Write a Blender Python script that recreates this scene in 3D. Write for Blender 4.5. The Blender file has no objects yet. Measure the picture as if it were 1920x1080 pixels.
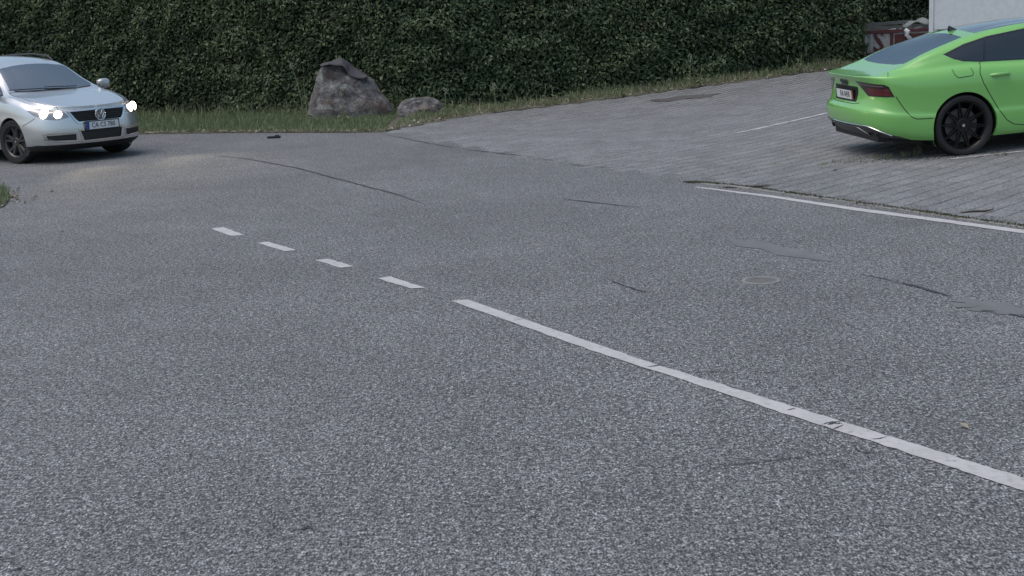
import bpy, bmesh, math, random
import numpy as np
from mathutils import Vector, Matrix
from mathutils.bvhtree import BVHTree
from mathutils import noise as mnoise
from mathutils.geometry import tessellate_polygon
R = math.radians
scn = bpy.context.scene
col = scn.collection
rng = np.random.default_rng(7)
random.seed(7)

# ------------------------------------------------------------------ camera, sky, sun, exposure
FPX = 2500.0; CAMH = 1.85
PITCH = math.atan(515 / FPX); ROLL = -0.05
CAMROT = Matrix.Rotation(math.pi / 2 - PITCH, 3, 'X') @ Matrix.Rotation(ROLL, 3, 'Z')
CAMLOC = Vector((0, 0, CAMH))
cd = bpy.data.cameras.new('camera'); cam = bpy.data.objects.new('camera', cd); col.objects.link(cam)
cd.sensor_width = 36; cd.lens = 36 * FPX / 1920; cd.clip_end = 6000; cd.clip_start = 0.05
cam.matrix_world = Matrix.Translation(CAMLOC) @ CAMROT.to_4x4()
scn.camera = cam

SUN_EL, SUN_AZ = 68.0, 200.0        # azimuth of the sun, degrees from +X towards +Y (left and behind the camera)
w = bpy.data.worlds.new('World'); scn.world = w; w.use_nodes = True
wn = w.node_tree.nodes; wl = w.node_tree.links
bg = wn['Background']; sky = wn.new('ShaderNodeTexSky'); sky.sky_type = 'NISHITA'
sky.sun_disc = False; sky.sun_elevation = R(SUN_EL); sky.sun_rotation = R(90 - SUN_AZ)
sky.air_density = 1.0; sky.dust_density = 4.0; sky.ozone_density = 1.0
hs = wn.new('ShaderNodeHueSaturation'); hs.inputs['Hue'].default_value = 0.482; hs.inputs['Saturation'].default_value = 1.0      # thin high cloud: paler than a clear sky
wl.new(sky.outputs[0], hs.inputs['Color']); wl.new(hs.outputs[0], bg.inputs[0]); bg.inputs[1].default_value = 0.12
sd = bpy.data.lights.new('sun', 'SUN'); sun = bpy.data.objects.new('sun', sd); col.objects.link(sun)
sd.energy = 0.5; sd.angle = R(60); sd.color = (1.0, 0.96, 0.9)
sv = Vector((math.cos(R(SUN_EL)) * math.cos(R(SUN_AZ)), math.cos(R(SUN_EL)) * math.sin(R(SUN_AZ)), math.sin(R(SUN_EL))))
sun.rotation_euler = sv.to_track_quat('Z', 'Y').to_euler(); sun.location = sv * 50
scn.view_settings.view_transform = 'Standard'; scn.view_settings.look = 'None'
scn.view_settings.gamma = 1; scn.view_settings.use_curve_mapping = False
scn.view_settings.exposure = 0.40

# ------------------------------------------------------------------ place: terrain and photo rays
BA = (-2.06, 22.46); BN = (0.892, 0.452); BU = (0.452, -0.892)
def dist_b(x, y): return (x - BA[0]) * BN[0] + (y - BA[1]) * BN[1]
def terrain(x, y):
    d = dist_b(x, y) - 3.0
    z = 0.0275 * (math.sqrt(d * d + 1.0) + d) - 0.0045
    return min(max(z, 0.0), 1.6) if d > -3 else 0.0
def ray(px, py): return CAMROT @ Vector(((px - 960) / FPX, -(py - 540) / FPX, -1.0))
def at(px, py, dz=0.0):
    """point where the ray through a photo pixel meets the ground"""
    d = ray(px, py); t = 2.0
    while t < 400:
        p = CAMLOC + d * t
        if p.z <= terrain(p.x, p.y) + dz: break
        t += 0.05
    lo, hi = t - 0.05, t
    for _ in range(18):
        t = (lo + hi) / 2; p = CAMLOC + d * t
        if p.z <= terrain(p.x, p.y) + dz: hi = t
        else: lo = t
    return CAMLOC + d * hi

# ------------------------------------------------------------------ helpers
def tag(o, label=None, cat=None, group=None, kind=None):
    if label: o['label'] = label
    if cat: o['category'] = cat
    if group: o['group'] = group
    if kind: o['kind'] = kind
    return o
def link(o, parent=None):
    col.objects.link(o)
    if parent is not None: o.parent = parent
    return o
def empty(name, loc=(0, 0, 0), rot=(0, 0, 0)):
    o = bpy.data.objects.new(name, None); o.empty_display_size = 0.2
    o.location = loc; o.rotation_euler = rot; return link(o)
def sharp(me, ang=35):
    me.polygons.foreach_set('use_smooth', [True] * len(me.polygons))
    me.set_sharp_from_angle(angle=R(ang))
def mesh_obj(name, verts, faces, mat, parent=None, smooth=None):
    me = bpy.data.meshes.new(name); me.from_pydata([tuple(v) for v in verts], [], faces); me.update()
    if mat: me.materials.append(mat)
    if smooth: sharp(me, smooth)
    return link(bpy.data.objects.new(name, me), parent)
def bm_obj(name, bm, mat, parent=None, smooth=None, recalc=True):
    if recalc: bmesh.ops.recalc_face_normals(bm, faces=bm.faces[:])
    me = bpy.data.meshes.new(name); bm.to_mesh(me); bm.free()
    if mat: me.materials.append(mat)
    if smooth: sharp(me, smooth)
    return link(bpy.data.objects.new(name, me), parent)
def fast_mesh(name, V, F, mat, parent=None, smooth=False, attr=None):
    """V (n,3) array, F (m,k) array of equal-sized polygons"""
    V = np.asarray(V, np.float32); F = np.asarray(F, np.int32); m, k = F.shape
    me = bpy.data.meshes.new(name)
    me.vertices.add(len(V)); me.vertices.foreach_set('co', V.ravel())
    me.loops.add(m * k); me.loops.foreach_set('vertex_index', F.ravel())
    me.polygons.add(m); me.polygons.foreach_set('loop_start', np.arange(0, m * k, k, dtype=np.int32))
    me.polygons.foreach_set('use_smooth', np.full(m, smooth))
    if attr is not None:
        a = me.attributes.new('tone', 'FLOAT', 'POINT'); a.data.foreach_set('value', np.asarray(attr, np.float32))
    me.update(calc_edges=True); me.validate()
    if mat: me.materials.append(mat)
    return link(bpy.data.objects.new(name, me), parent)
def bm_box(bm, c, s, rot=None, bevel=0.0):
    M = Matrix.Translation(c) @ (rot.to_4x4() if rot is not None else Matrix.Identity(4)) @ Matrix.Diagonal((s[0], s[1], s[2], 1))
    r = bmesh.ops.create_cube(bm, size=1, matrix=M)
    if bevel:
        es = list({e for v in r['verts'] for e in v.link_edges})
        bmesh.ops.bevel(bm, geom=es, offset=bevel, segments=2, affect='EDGES', profile=0.6)
def bm_tube(bm, pts, rad, n=6, cap=True):
    pts = [Vector(p) for p in pts]; rings = []
    rad = rad if hasattr(rad, '__len__') else [rad] * len(pts)
    for i, p in enumerate(pts):
        t = (pts[min(i + 1, len(pts) - 1)] - pts[max(i - 1, 0)]).normalized()
        a = t.orthogonal().normalized() if i == 0 else (rings_a - t * rings_a.dot(t)).normalized()
        rings_a = a; b = t.cross(a)
        rings.append([bm.verts.new(p + (a * math.cos(2 * math.pi * k / n) + b * math.sin(2 * math.pi * k / n)) * rad[i]) for k in range(n)])
    for i in range(len(rings) - 1):
        for k in range(n): bm.faces.new((rings[i][k], rings[i][(k + 1) % n], rings[i + 1][(k + 1) % n], rings[i + 1][k]))
    if cap: bm.faces.new(rings[0][::-1]); bm.faces.new(rings[-1])
def bm_lathe(bm, prof, n=40, axis='Y'):
    """prof: list of (radius, offset along axis)"""
    rings = []
    for r, h in prof:
        ring = []
        for k in range(n):
            a = 2 * math.pi * k / n
            ring.append(bm.verts.new((r * math.cos(a), h, r * math.sin(a)) if axis == 'Y' else (r * math.cos(a), r * math.sin(a), h)))
        rings.append(ring)
    for i in range(len(rings) - 1):
        for k in range(n): bm.faces.new((rings[i][k], rings[i][(k + 1) % n], rings[i + 1][(k + 1) % n], rings[i + 1][k]))
    return rings
def catmull(P, t):
    """P (n,d) control points, t array in [0,n-1] -> (len(t), d)"""
    P = np.asarray(P, float); n = len(P); t = np.clip(np.asarray(t, float), 0, n - 1 - 1e-9)
    i = np.floor(t).astype(int); f = (t - i)[:, None]
    g = lambda k: P[np.clip(k, 0, n - 1)]
    p0 = np.where((i == 0)[:, None], 2 * g(i) - g(i + 1), g(i - 1)); p1 = g(i); p2 = g(i + 1)
    p3 = np.where((i + 2 > n - 1)[:, None], 2 * p2 - p1, g(i + 2))
    return 0.5 * (2 * p1 + (p2 - p0) * f + (2 * p0 - 5 * p1 + 4 * p2 - p3) * f ** 2 + (3 * p1 - p0 - 3 * p2 + p3) * f ** 3)
def pchip(tab, x):
    """monotone cubic through a table [(x, a, b, ...)]"""
    T = np.array(tab, float); X = T[:, 0]; Y = T[:, 1:]; h = np.diff(X)[:, None]; dl = np.diff(Y, axis=0) / h
    m = np.zeros_like(Y); m[0] = dl[0]; m[-1] = dl[-1]
    for i in range(1, len(X) - 1):
        ok = dl[i - 1] * dl[i] > 0
        w1 = 2 * h[i] + h[i - 1]; w2 = h[i] + 2 * h[i - 1]
        with np.errstate(divide='ignore', invalid='ignore'):
            v = (w1 + w2) / (w1 / dl[i - 1] + w2 / dl[i])
        m[i] = np.where(ok, v, 0)
    x = np.clip(np.atleast_1d(np.asarray(x, float)), X[0], X[-1]); i = np.clip(np.searchsorted(X, x, 'right') - 1, 0, len(X) - 2)
    hh = h[i]; s = ((x - X[i])[:, None]) / hh
    return (2*s**3-3*s**2+1)*Y[i] + (s**3-2*s**2+s)*hh*m[i] + (-2*s**3+3*s**2)*Y[i+1] + (s**3-s**2)*hh*m[i+1]
def inpoly(x, y, P):
    c = False; j = len(P) - 1
    for i in range(len(P)):
        if (P[i][1] > y) != (P[j][1] > y) and x < (P[j][0]-P[i][0])*(y-P[i][1])/(P[j][1]-P[i][1])+P[i][0]: c = not c
        j = i
    return c
def value_noise(u, v_, seed):
    r = np.random.default_rng(seed).random((64, 64)); iu, iv = np.floor(u).astype(int), np.floor(v_).astype(int); fu, fv = u - iu, v_ - iv
    fu = fu * fu * (3 - 2 * fu); fv = fv * fv * (3 - 2 * fv); g = lambda a, b: r[a % 64, b % 64]
    return (g(iu, iv) * (1 - fu) + g(iu + 1, iv) * fu) * (1 - fv) + (g(iu, iv + 1) * (1 - fu) + g(iu + 1, iv + 1) * fu) * fv
AX = Vector((1, 0, 0)); AY = Vector((0, 1, 0)); AZ = Vector((0, 0, 1))
def cut(bm, lay, poly, A, B, sel, value, only=None):
    """cut a polygon (in the plane spanned by A, B) into a surface and give the faces inside it the value"""
    lo = (min(p[0] for p in poly) - .002, min(p[1] for p in poly) - .002); hi = (max(p[0] for p in poly) + .002, max(p[1] for p in poly) + .002)
    def cand(f):
        a = [v.co.dot(A) for v in f.verts]; b = [v.co.dot(B) for v in f.verts]
        return not (max(a) < lo[0] or min(a) > hi[0] or max(b) < lo[1] or min(b) > hi[1])
    fs = [f for f in bm.faces if (only is None or f[lay] in only) and sel(f) and cand(f)]
    n = len(poly)
    for i in range(n):
        p, q = poly[i], poly[(i + 1) % n]
        nn = A * (-(q[1] - p[1])) + B * (q[0] - p[0])
        if nn.length < 1e-9: continue
        e0 = (min(p[0], q[0]) - .003, min(p[1], q[1]) - .003); e1 = (max(p[0], q[0]) + .003, max(p[1], q[1]) + .003)
        hit, keep = [], []
        for f in fs:
            a = [v.co.dot(A) for v in f.verts]; b = [v.co.dot(B) for v in f.verts]
            (keep if (max(a) < e0[0] or min(a) > e1[0] or max(b) < e0[1] or min(b) > e1[1]) else hit).append(f)
        if not hit: continue
        g = list({v for f in hit for v in f.verts}) + list({e for f in hit for e in f.edges}) + hit
        r = bmesh.ops.bisect_plane(bm, geom=g, plane_co=A * p[0] + B * p[1], plane_no=nn, dist=1e-6)
        fs = keep + [f for f in r['geom'] if isinstance(f, bmesh.types.BMFace)]
    for f in fs:
        c = f.calc_center_median()
        if inpoly(c.dot(A), c.dot(B), poly): f[lay] = value
def text_mesh(name, body, size, mat, parent, loc, rot, extrude=0.0, scale=(1, 1, 1), align='CENTER', bold=0.0):
    cu = bpy.data.curves.new(name, 'FONT'); cu.body = body; cu.size = size; cu.align_x = align; cu.align_y = 'CENTER'
    cu.extrude = extrude; cu.offset = bold; cu.resolution_u = 2
    t = bpy.data.objects.new(name + '_curve', cu); col.objects.link(t)
    dg = bpy.context.evaluated_depsgraph_get(); me = bpy.data.meshes.new_from_object(t.evaluated_get(dg))
    bpy.data.objects.remove(t); bpy.data.curves.remove(cu)
    me.materials.clear(); me.materials.append(mat); me.name = name
    o = link(bpy.data.objects.new(name, me), parent); o.location = loc; o.rotation_euler = rot; o.scale = scale
    return o

# ------------------------------------------------------------------ materials
MATS = {}
class NT:
    def __init__(s, name):
        s.m = bpy.data.materials.new(name); s.m.use_nodes = True; s.t = s.m.node_tree; s.n = s.t.nodes; s.b = s.n['Principled BSDF']; MATS[name] = s.m
    def add(s, typ, **kw):
        nd = s.n.new(typ)
        for k, v in kw.items(): setattr(nd, k, v)
        return nd
    def ln(s, a, b): s.t.links.new(a, b)
    def coord(s, scale=(1, 1, 1), kind='Object'):
        tc = s.add('ShaderNodeTexCoord'); mp = s.add('ShaderNodeMapping'); mp.inputs['Scale'].default_value = scale
        s.ln(tc.outputs[kind], mp.inputs[0]); return mp.outputs[0]
    def noise(s, vec, scale, detail=2, rough=0.5):
        nd = s.add('ShaderNodeTexNoise'); nd.inputs['Scale'].default_value = scale; nd.inputs['Detail'].default_value = detail
        nd.inputs['Roughness'].default_value = rough; s.ln(vec, nd.inputs['Vector']); return nd.outputs['Fac']
    def ramp(s, fac, stops):
        r = s.add('ShaderNodeValToRGB'); e = r.color_ramp.elements
        while len(e) < len(stops): e.new(0.5)
        for i, (p, c) in enumerate(stops):
            e[i].position = p; e[i].color = (c if hasattr(c, '__len__') else (c, c, c)) + (() if hasattr(c, '__len__') and len(c) == 4 else (1,))
        s.ln(fac, r.inputs[0]); return r.outputs[0]
    def mix(s, fac, a, b, mode='MIX'):
        m = s.add('ShaderNodeMix', data_type='RGBA', blend_type=mode)
        for sock, v in ((m.inputs[0], fac), (m.inputs[6], a), (m.inputs[7], b)):
            if isinstance(v, (int, float)): sock.default_value = v
            elif isinstance(v, tuple): sock.default_value = v + (1,)
            else: s.ln(v, sock)
        return m.outputs[2]
    def bump(s, h, strength, dist):
        b = s.add('ShaderNodeBump'); b.inputs['Strength'].default_value = strength; b.inputs['Distance'].default_value = dist
        s.ln(h, b.inputs['Height']); s.ln(b.outputs[0], s.b.inputs['Normal']); return b
    def set(s, **kw):
        for k, v in kw.items():
            sock = s.b.inputs[k.replace('_', ' ')]
            if hasattr(v, 'is_linked') or hasattr(v, 'links'): s.ln(v, sock)
            elif isinstance(v, tuple): sock.default_value = v + (1,) if len(v) == 3 else v
            else: sock.default_value = v
        return s
def plain(name, c, rough=0.5, metal=0.0, coat=0.0, dirt=0.0, spec=0.5):
    t = NT(name); t.set(Roughness=rough, Metallic=metal, Coat_Weight=coat); t.b.inputs['Specular IOR Level'].default_value = spec
    v = t.coord()
    n = t.noise(v, 9.0, 4, 0.6)
    k = 0.12 + dirt
    t.set(Base_Color=t.mix(n, tuple(x * (1 - k) for x in c), tuple(min(1, x * (1 + k)) for x in c)))
    return t.m

# asphalt: pale and dark chips in a grey binder, large worn areas, fine relief
t = NT('asphalt')
v = t.coord((1, 1, 1)); vs = t.coord((1, 0.55, 1))
grain = t.noise(vs, 120, 2, 0.6); coarse = t.noise(v, 38, 2, 0.6); chips = t.add('ShaderNodeTexVoronoi'); chips.inputs['Scale'].default_value = 105; t.ln(vs, chips.inputs['Vector'])
big = t.noise(v, 0.45, 4, 0.6); mid = t.noise(v, 3.0, 3, 0.6)
c0 = t.mix(0.65, t.ramp(grain, [(0.36, 0.058), (0.5, 0.15), (0.64, 0.32)]), t.ramp(coarse, [(0.36, 0.42), (0.5, 1.0), (0.66, 1.8)]), 'MULTIPLY')
cc = t.ramp(chips.outputs['Color'], [(0.15, 0.40), (0.5, 1.0), (0.85, 1.7)])
c1 = t.mix(0.75, c0, cc, 'MULTIPLY')
c2 = t.mix(0.8, c1, t.ramp(big, [(0.3, 0.80), (0.7, 1.14)]), 'MULTIPLY')
c3 = t.mix(0.6, c2, t.ramp(mid, [(0.3, 0.86), (0.7, 1.10)]), 'MULTIPLY')
t.set(Base_Color=t.mix(1.0, c3, (0.90, 0.95, 0.975), 'MULTIPLY'), Roughness=0.85)
t.b.inputs['Specular IOR Level'].default_value = 0.35
t.bump(grain, 0.6, 0.006)
# concrete paver: per-stone tone
t = NT('paver')
v = t.coord((1, 1, 1), 'Object'); geo = t.add('ShaderNodeNewGeometry'); at_ = t.add('ShaderNodeAttribute'); at_.attribute_name = 'tone'
g1 = t.noise(geo.outputs['Position'], 90, 2, 0.6); g2 = t.noise(geo.outputs['Position'], 1.1, 4, 0.6)
g3 = t.noise(geo.outputs['Position'], 34, 3, 0.65)
c = t.mix(0.75, t.ramp(g1, [(0.32, 0.11), (0.5, 0.205), (0.68, 0.33)]), t.ramp(g3, [(0.33, 0.6), (0.5, 1.0), (0.68, 1.45)]), 'MULTIPLY')
c = t.mix(0.8, c, t.ramp(g2, [(0.3, 0.82), (0.7, 1.12)]), 'MULTIPLY')
c = t.mix(1.0, c, t.ramp(at_.outputs['Fac'], [(0.0, 0.88), (1.0, 1.10)]), 'MULTIPLY')
t.set(Base_Color=t.mix(1.0, c, (0.91, 0.955, 0.975), 'MULTIPLY'), Roughness=0.88); t.bump(g1, 0.5, 0.004)
t = NT('joint_soil'); v = t.coord(); n = t.noise(v, 14, 4, 0.6); n2 = t.noise(v, 0.35, 3, 0.6)
sx = t.add('ShaderNodeSeparateXYZ'); t.ln(v, sx.inputs[0]); mr = t.add('ShaderNodeMapRange'); t.ln(sx.outputs[1], mr.inputs[0]); mr.inputs[1].default_value = 17; mr.inputs[2].default_value = 24
sand = t.ramp(n, [(0.3, (0.095, 0.097, 0.095)), (0.7, (0.175, 0.178, 0.175))]); mossy = t.ramp(n, [(0.3, (0.02, 0.022, 0.016)), (0.7, (0.05, 0.052, 0.042))])
f = t.mix(1.0, mr.outputs[0], t.ramp(n2, [(0.3, 0.35), (0.6, 1.0)]), 'MULTIPLY')
t.set(Base_Color=t.mix(f, sand, mossy), Roughness=0.95)
t = NT('soil'); v = t.coord(); n = t.noise(v, 7, 5, 0.65)
t.set(Base_Color=t.ramp(n, [(0.3, (0.05, 0.055, 0.035)), (0.5, (0.10, 0.095, 0.07)), (0.75, (0.20, 0.185, 0.15))]), Roughness=1.0); t.bump(n, 0.8, 0.04)
plain('soil_dark', (0.09, 0.084, 0.08), 1.0, dirt=.35)
t = NT('meadow'); v = t.coord(); n = t.noise(v, 1.2, 6, 0.65)
t.set(Base_Color=t.ramp(n, [(0.3, (0.035, 0.055, 0.022)), (0.7, (0.075, 0.085, 0.04))]), Roughness=1.0)
t = NT('road_paint'); v = t.coord(); n = t.noise(v, 28, 4, 0.65); n2 = t.noise(v, 4, 3, 0.6)
t.set(Base_Color=t.mix(1.0, t.ramp(n, [(0.28, 0.26), (0.40, 0.46), (0.7, 0.54)]), t.ramp(n2, [(0.3, 0.86), (0.6, 1.0)]), 'MULTIPLY'), Roughness=0.7)
def leaf_mat(name, stops, rough=0.5, trans=0.25):
    t = NT(name); a = t.add('ShaderNodeAttribute'); a.attribute_name = 'tone'
    c = t.ramp(a.outputs['Fac'], stops); t.set(Base_Color=c, Roughness=rough)
    tr = t.add('ShaderNodeBsdfTranslucent'); t.ln(c, tr.inputs[0])
    mx = t.add('ShaderNodeMixShader'); mx.inputs[0].default_value = trans
    t.ln(t.b.outputs[0], mx.inputs[1]); t.ln(tr.outputs[0], mx.inputs[2]); t.ln(mx.outputs[0], t.n['Material Output'].inputs[0])
    return t.m
leaf_mat('hedge_leaf', [(0.0, (0.035, 0.060, 0.033)), (0.42, (0.105, 0.150, 0.074)), (0.75, (0.20, 0.255, 0.135)), (0.97, (0.33, 0.37, 0.23)), (1.0, (0.15, 0.11, 0.08))], 0.42)
leaf_mat('grass_blade', [(0.0, (0.075, 0.115, 0.052)), (0.5, (0.175, 0.24, 0.11)), (0.8, (0.25, 0.285, 0.16)), (1.0, (0.42, 0.39, 0.28))], 0.6)
leaf_mat('dry_leaf', [(0.0, (0.10, 0.065, 0.04)), (0.5, (0.24, 0.20, 0.14)), (0.85, (0.40, 0.37, 0.30)), (1.0, (0.62, 0.60, 0.54))], 0.7, 0.15)
leaf_mat('moss', [(0.0, (0.035, 0.045, 0.022)), (0.6, (0.075, 0.09, 0.045)), (1.0, (0.13, 0.13, 0.07))], 0.9, 0.1)
leaf_mat('flower', [(0.0, (0.26, 0.28, 0.16)), (1.0, (0.38, 0.38, 0.30))], 0.7)
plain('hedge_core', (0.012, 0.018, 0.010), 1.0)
plain('bark', (0.06, 0.045, 0.033), 0.95)
# boulder stone
t = NT('boulder_stone'); v = t.coord(); n = t.noise(v, 5.5, 7, 0.7); n2 = t.noise(v, 24, 4, 0.7); n3 = t.noise(v, 2.2, 3, 0.6)
c = t.ramp(n, [(0.30, (0.05, 0.045, 0.045)), (0.48, (0.15, 0.145, 0.145)), (0.68, (0.32, 0.315, 0.31))])
c = t.mix(0.7, c, t.ramp(n2, [(0.3, 0.55), (0.5, 1.0), (0.75, 1.6)]), 'MULTIPLY')
c = t.mix(t.ramp(n3, [(0.52, 0.0), (0.66, 0.65)]), c, (0.12, 0.075, 0.055))
li = t.noise(v, 3.2, 4, 0.6); c = t.mix(t.ramp(li, [(0.62, 0.0), (0.70, 0.8)]), c, (0.27, 0.33, 0.28))
vr = t.add('ShaderNodeTexVoronoi'); vr.inputs['Scale'].default_value = 4.5; vr.feature = 'DISTANCE_TO_EDGE'; t.ln(v, vr.inputs['Vector'])
c = t.mix(0.7, c, t.ramp(vr.outputs['Distance'], [(0.0, 0.45), (0.05, 1.0)]), 'MULTIPLY')
t.set(Base_Color=c, Roughness=0.95); t.bump(t.mix(0.5, n, n2), 1.0, 0.06)
t = NT('roof_felt'); v = t.coord(); n = t.noise(v, 60, 2, 0.6)
t.set(Base_Color=t.ramp(n, [(0.3, (0.045, 0.045, 0.052)), (0.7, (0.085, 0.085, 0.098))]), Roughness=0.8); t.bump(n, 0.3, 0.004)
# cars
def paint(name, c, metal, rough, dirtc=(0.10, 0.095, 0.085), dirt=0.25):
    t = NT(name); v = t.coord(); n = t.noise(v, 3.0, 5, 0.6)
    sx = t.add('ShaderNodeSeparateXYZ'); tc = t.add('ShaderNodeTexCoord'); t.ln(tc.outputs['Object'], sx.inputs[0])
    lowz = t.ramp(sx.outputs[2], [(0.12, 1.0), (0.55, 0.0)])          # road film on the lower flanks
    f = t.mix(1.0, lowz, t.ramp(n, [(0.35, 0.2), (0.7, 1.0)]), 'MULTIPLY'); f = t.mix(1.0, f, (dirt, dirt, dirt), 'MULTIPLY')
    t.set(Base_Color=t.mix(f, c, dirtc), Metallic=metal, Roughness=rough, Coat_Weight=1.0, Coat_Roughness=0.06)
    return t.m
paint('paint_green', (0.21, 0.53, 0.13), 0.0, 0.30, dirt=0.1)
paint('paint_silver', (0.70, 0.72, 0.735), 0.75, 0.30, dirt=0.75)
plain('rubber', (0.018, 0.018, 0.019), 0.75, dirt=0.3)
plain('black_plastic', (0.018, 0.018, 0.019), 0.5)
plain('gloss_black', (0.010, 0.010, 0.011), 0.12, coat=1.0); plain('roof_glass', (0.06, 0.06, 0.064), 0.18, 0.4, coat=1.0)
plain('rim_black', (0.014, 0.014, 0.015), 0.32, 0.4)
plain('rim_silver', (0.10, 0.10, 0.10), 0.4, 0.8)
plain('steel', (0.45, 0.44, 0.43), 0.3, 1.0)
plain('diffuser_grey', (0.055, 0.055, 0.058), 0.45); plain('chrome', (0.72, 0.73, 0.74), 0.14, 1.0)
plain('interior', (0.03, 0.03, 0.032), 0.9)
plain('plate_white', (0.72, 0.73, 0.74), 0.45)
plain('plate_black', (0.012, 0.012, 0.014), 0.6)
plain('plate_blue', (0.02, 0.06, 0.35), 0.5)
plain('plate_red', (0.42, 0.10, 0.06), 0.5)
plain('dark_lamp', (0.014, 0.004, 0.005), 0.1, coat=1.0)
plain('red_lamp', (0.10, 0.006, 0.010), 0.12, coat=1.0)
plain('lamp_strip', (0.14, 0.10, 0.105), 0.25)
plain('lamp_housing', (0.35, 0.35, 0.36), 0.2, 0.8)
plain('white_panel', (0.66, 0.70, 0.71), 0.55, dirt=0.06)
plain('grey_steel', (0.15, 0.165, 0.165), 0.6, 0.2, dirt=0.35)
plain('rust_red', (0.105, 0.034, 0.036), 0.7, dirt=0.5)
plain('skip_pale', (0.38, 0.39, 0.385), 0.7, dirt=0.5)
plain('tarp_grey', (0.20, 0.23, 0.22), 0.6, dirt=0.3)
plain('junk_white', (0.72, 0.75, 0.78), 0.5)
plain('concrete', (0.22, 0.225, 0.215), 0.9, dirt=0.25)
plain('cast_iron', (0.16, 0.16, 0.155), 0.7, 0.3, dirt=0.3)
plain('tar', (0.035, 0.035, 0.037), 0.6)
plain('debris_black', (0.02, 0.02, 0.021), 0.6)
t = NT('smooth_asphalt'); v = t.coord(); n = t.noise(v, 5, 4, 0.6)
t.set(Base_Color=t.ramp(n, [(0.3, (0.13, 0.137, 0.14)), (0.7, (0.17, 0.178, 0.183))]), Roughness=0.8); t.bump(t.noise(v, 90, 2, .6), .3, .004)
def glass(name, tint, ior=1.5, base=0.0):
    t = NT(name); tr = t.add('ShaderNodeBsdfTransparent'); tr.inputs[0].default_value = tint + (1,)
    gl = t.add('ShaderNodeBsdfGlossy'); gl.inputs['Roughness'].default_value = 0.04; gl.inputs[0].default_value = (0.9, 0.92, 0.95, 1)
    fr = t.add('ShaderNodeFresnel'); fr.inputs[0].default_value = ior
    mm = t.add('ShaderNodeMath', operation='MAXIMUM'); mm.inputs[1].default_value = base; t.ln(fr.outputs[0], mm.inputs[0])
    mx = t.add('ShaderNodeMixShader'); t.ln(mm.outputs[0], mx.inputs[0]); t.ln(tr.outputs[0], mx.inputs[1]); t.ln(gl.outputs[0], mx.inputs[2])
    t.ln(mx.outputs[0], t.n['Material Output'].inputs[0]); return t.m
glass('tinted_glass', (0.22, 0.23, 0.24), 2.1); glass('clear_glass', (0.45, 0.48, 0.48), 2.1); glass('screen_glass', (0.35, 0.37, 0.37), 2.9, 0.42)
t = NT('headlamp_lens'); t.set(Base_Color=(0.9, 0.9, 0.85), Emission_Color=(1.0, 0.88, 0.68)); t.b.inputs['Emission Strength'].default_value = 14.0
M = MATS

# ------------------------------------------------------------------ setting: ground, road, paved yard, verge
def on_y(px, py, Y):
    d = ray(px, py); return CAMLOC + d * (Y / d.y)
def flat_poly(name, pts, mat, z, parent=None):
    vs = [Vector((p[0], p[1], z)) for p in pts]
    return mesh_obj(name, vs, [tuple(t_) for t_ in tessellate_polygon([vs])], mat, parent)
gx = sorted(set([-2500, -900, -300, -120, -60] + list(range(-40, 64, 4)) + [90, 160, 400, 1000, 2500]))
V = [(x, y, terrain(x, y) - 0.06 - (0.10 if terrain(x, y) > 0.01 else 0)) for y in gx for x in gx]; n = len(gx)
F = [(j * n + i, j * n + i + 1, (j + 1) * n + i + 1, (j + 1) * n + i) for j in range(n - 1) for i in range(n - 1)]
tag(mesh_obj('ground', V, F, M['meadow']), 'meadow ground reaching the horizon', 'ground', kind='structure')

BPX = [(715, 248), (790, 263), (870, 279), (960, 296), (1060, 311), (1180, 327), (1300, 341), (1500, 366), (1700, 396), (1920, 426)]
bound = [at(*p) for p in BPX]; bl = bound[-1]
bound += [Vector((bl.x + BU[0] * k, bl.y + BU[1] * k, 0)) for k in (4, 10, 20, 34)]
gedge = [at(*p) for p in [(715, 248), (770, 236), (860, 219), (950, 208), (1050, 196), (1150, 184), (1250, 171), (1400, 151), (1500, 138), (1560, 130), (1640, 119), (1760, 104), (1900, 88)]]
gleft = [at(*p) for p in [(715, 248), (640, 249.5), (500, 249), (400, 250), (265, 252), (150, 253)]] + [Vector((-13, 28.2, 0)), Vector((-25, 33, 0)), Vector((-60, 48, 0))]
road_pts = [(p.x, p.y + 1.0) for p in gleft[::-1]] + [(p.x + .26, p.y + .13) for p in bound[1:]] + [(bound[-1].x, -60), (-60, -60)]
road = tag(flat_poly('road', road_pts, M['asphalt'], 0.0), 'grey asphalt road with white markings', 'road', kind='structure')

def cut_sheet(name, poly, step, mat, dz, parent=None):
    xs = [p[0] for p in poly]; ys = [p[1] for p in poly]
    bm = bmesh.new(); lay = bm.faces.layers.int.new('k')
    nx = int((max(xs) - min(xs)) / step) + 2; ny = int((max(ys) - min(ys)) / step) + 2
    vv = [[bm.verts.new((min(xs) - .1 + i * step, min(ys) - .1 + j * step, 0)) for i in range(nx)] for j in range(ny)]
    for j in range(ny - 1):
        for i in range(nx - 1): bm.faces.new((vv[j][i], vv[j][i + 1], vv[j + 1][i + 1], vv[j + 1][i]))
    cut(bm, lay, poly, AX, AY, lambda f: True, 1)
    bmesh.ops.delete(bm, geom=[f for f in bm.faces if f[lay] == 0], context='FACES')
    for v_ in bm.verts: v_.co.z = terrain(v_.co.x, v_.co.y) + dz - (.012 * (1 - min(1, max(0, dist_b(v_.co.x, v_.co.y) / .8))) if name == 'parking_yard' else 0)
    bmesh.ops.recalc_face_normals(bm, faces=bm.faces[:])
    if bm.faces and sum(f.normal.z for f in bm.faces) < 0: bmesh.ops.reverse_faces(bm, faces=bm.faces[:])
    return bm_obj(name, bm, mat, parent, recalc=False)
yard_poly = [(p.x, p.y) for p in bound[:-1]] + [(26, bound[-2].y), (26, gedge[-1].y)] + [(p.x, p.y) for p in gedge[:0:-1]]
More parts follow.
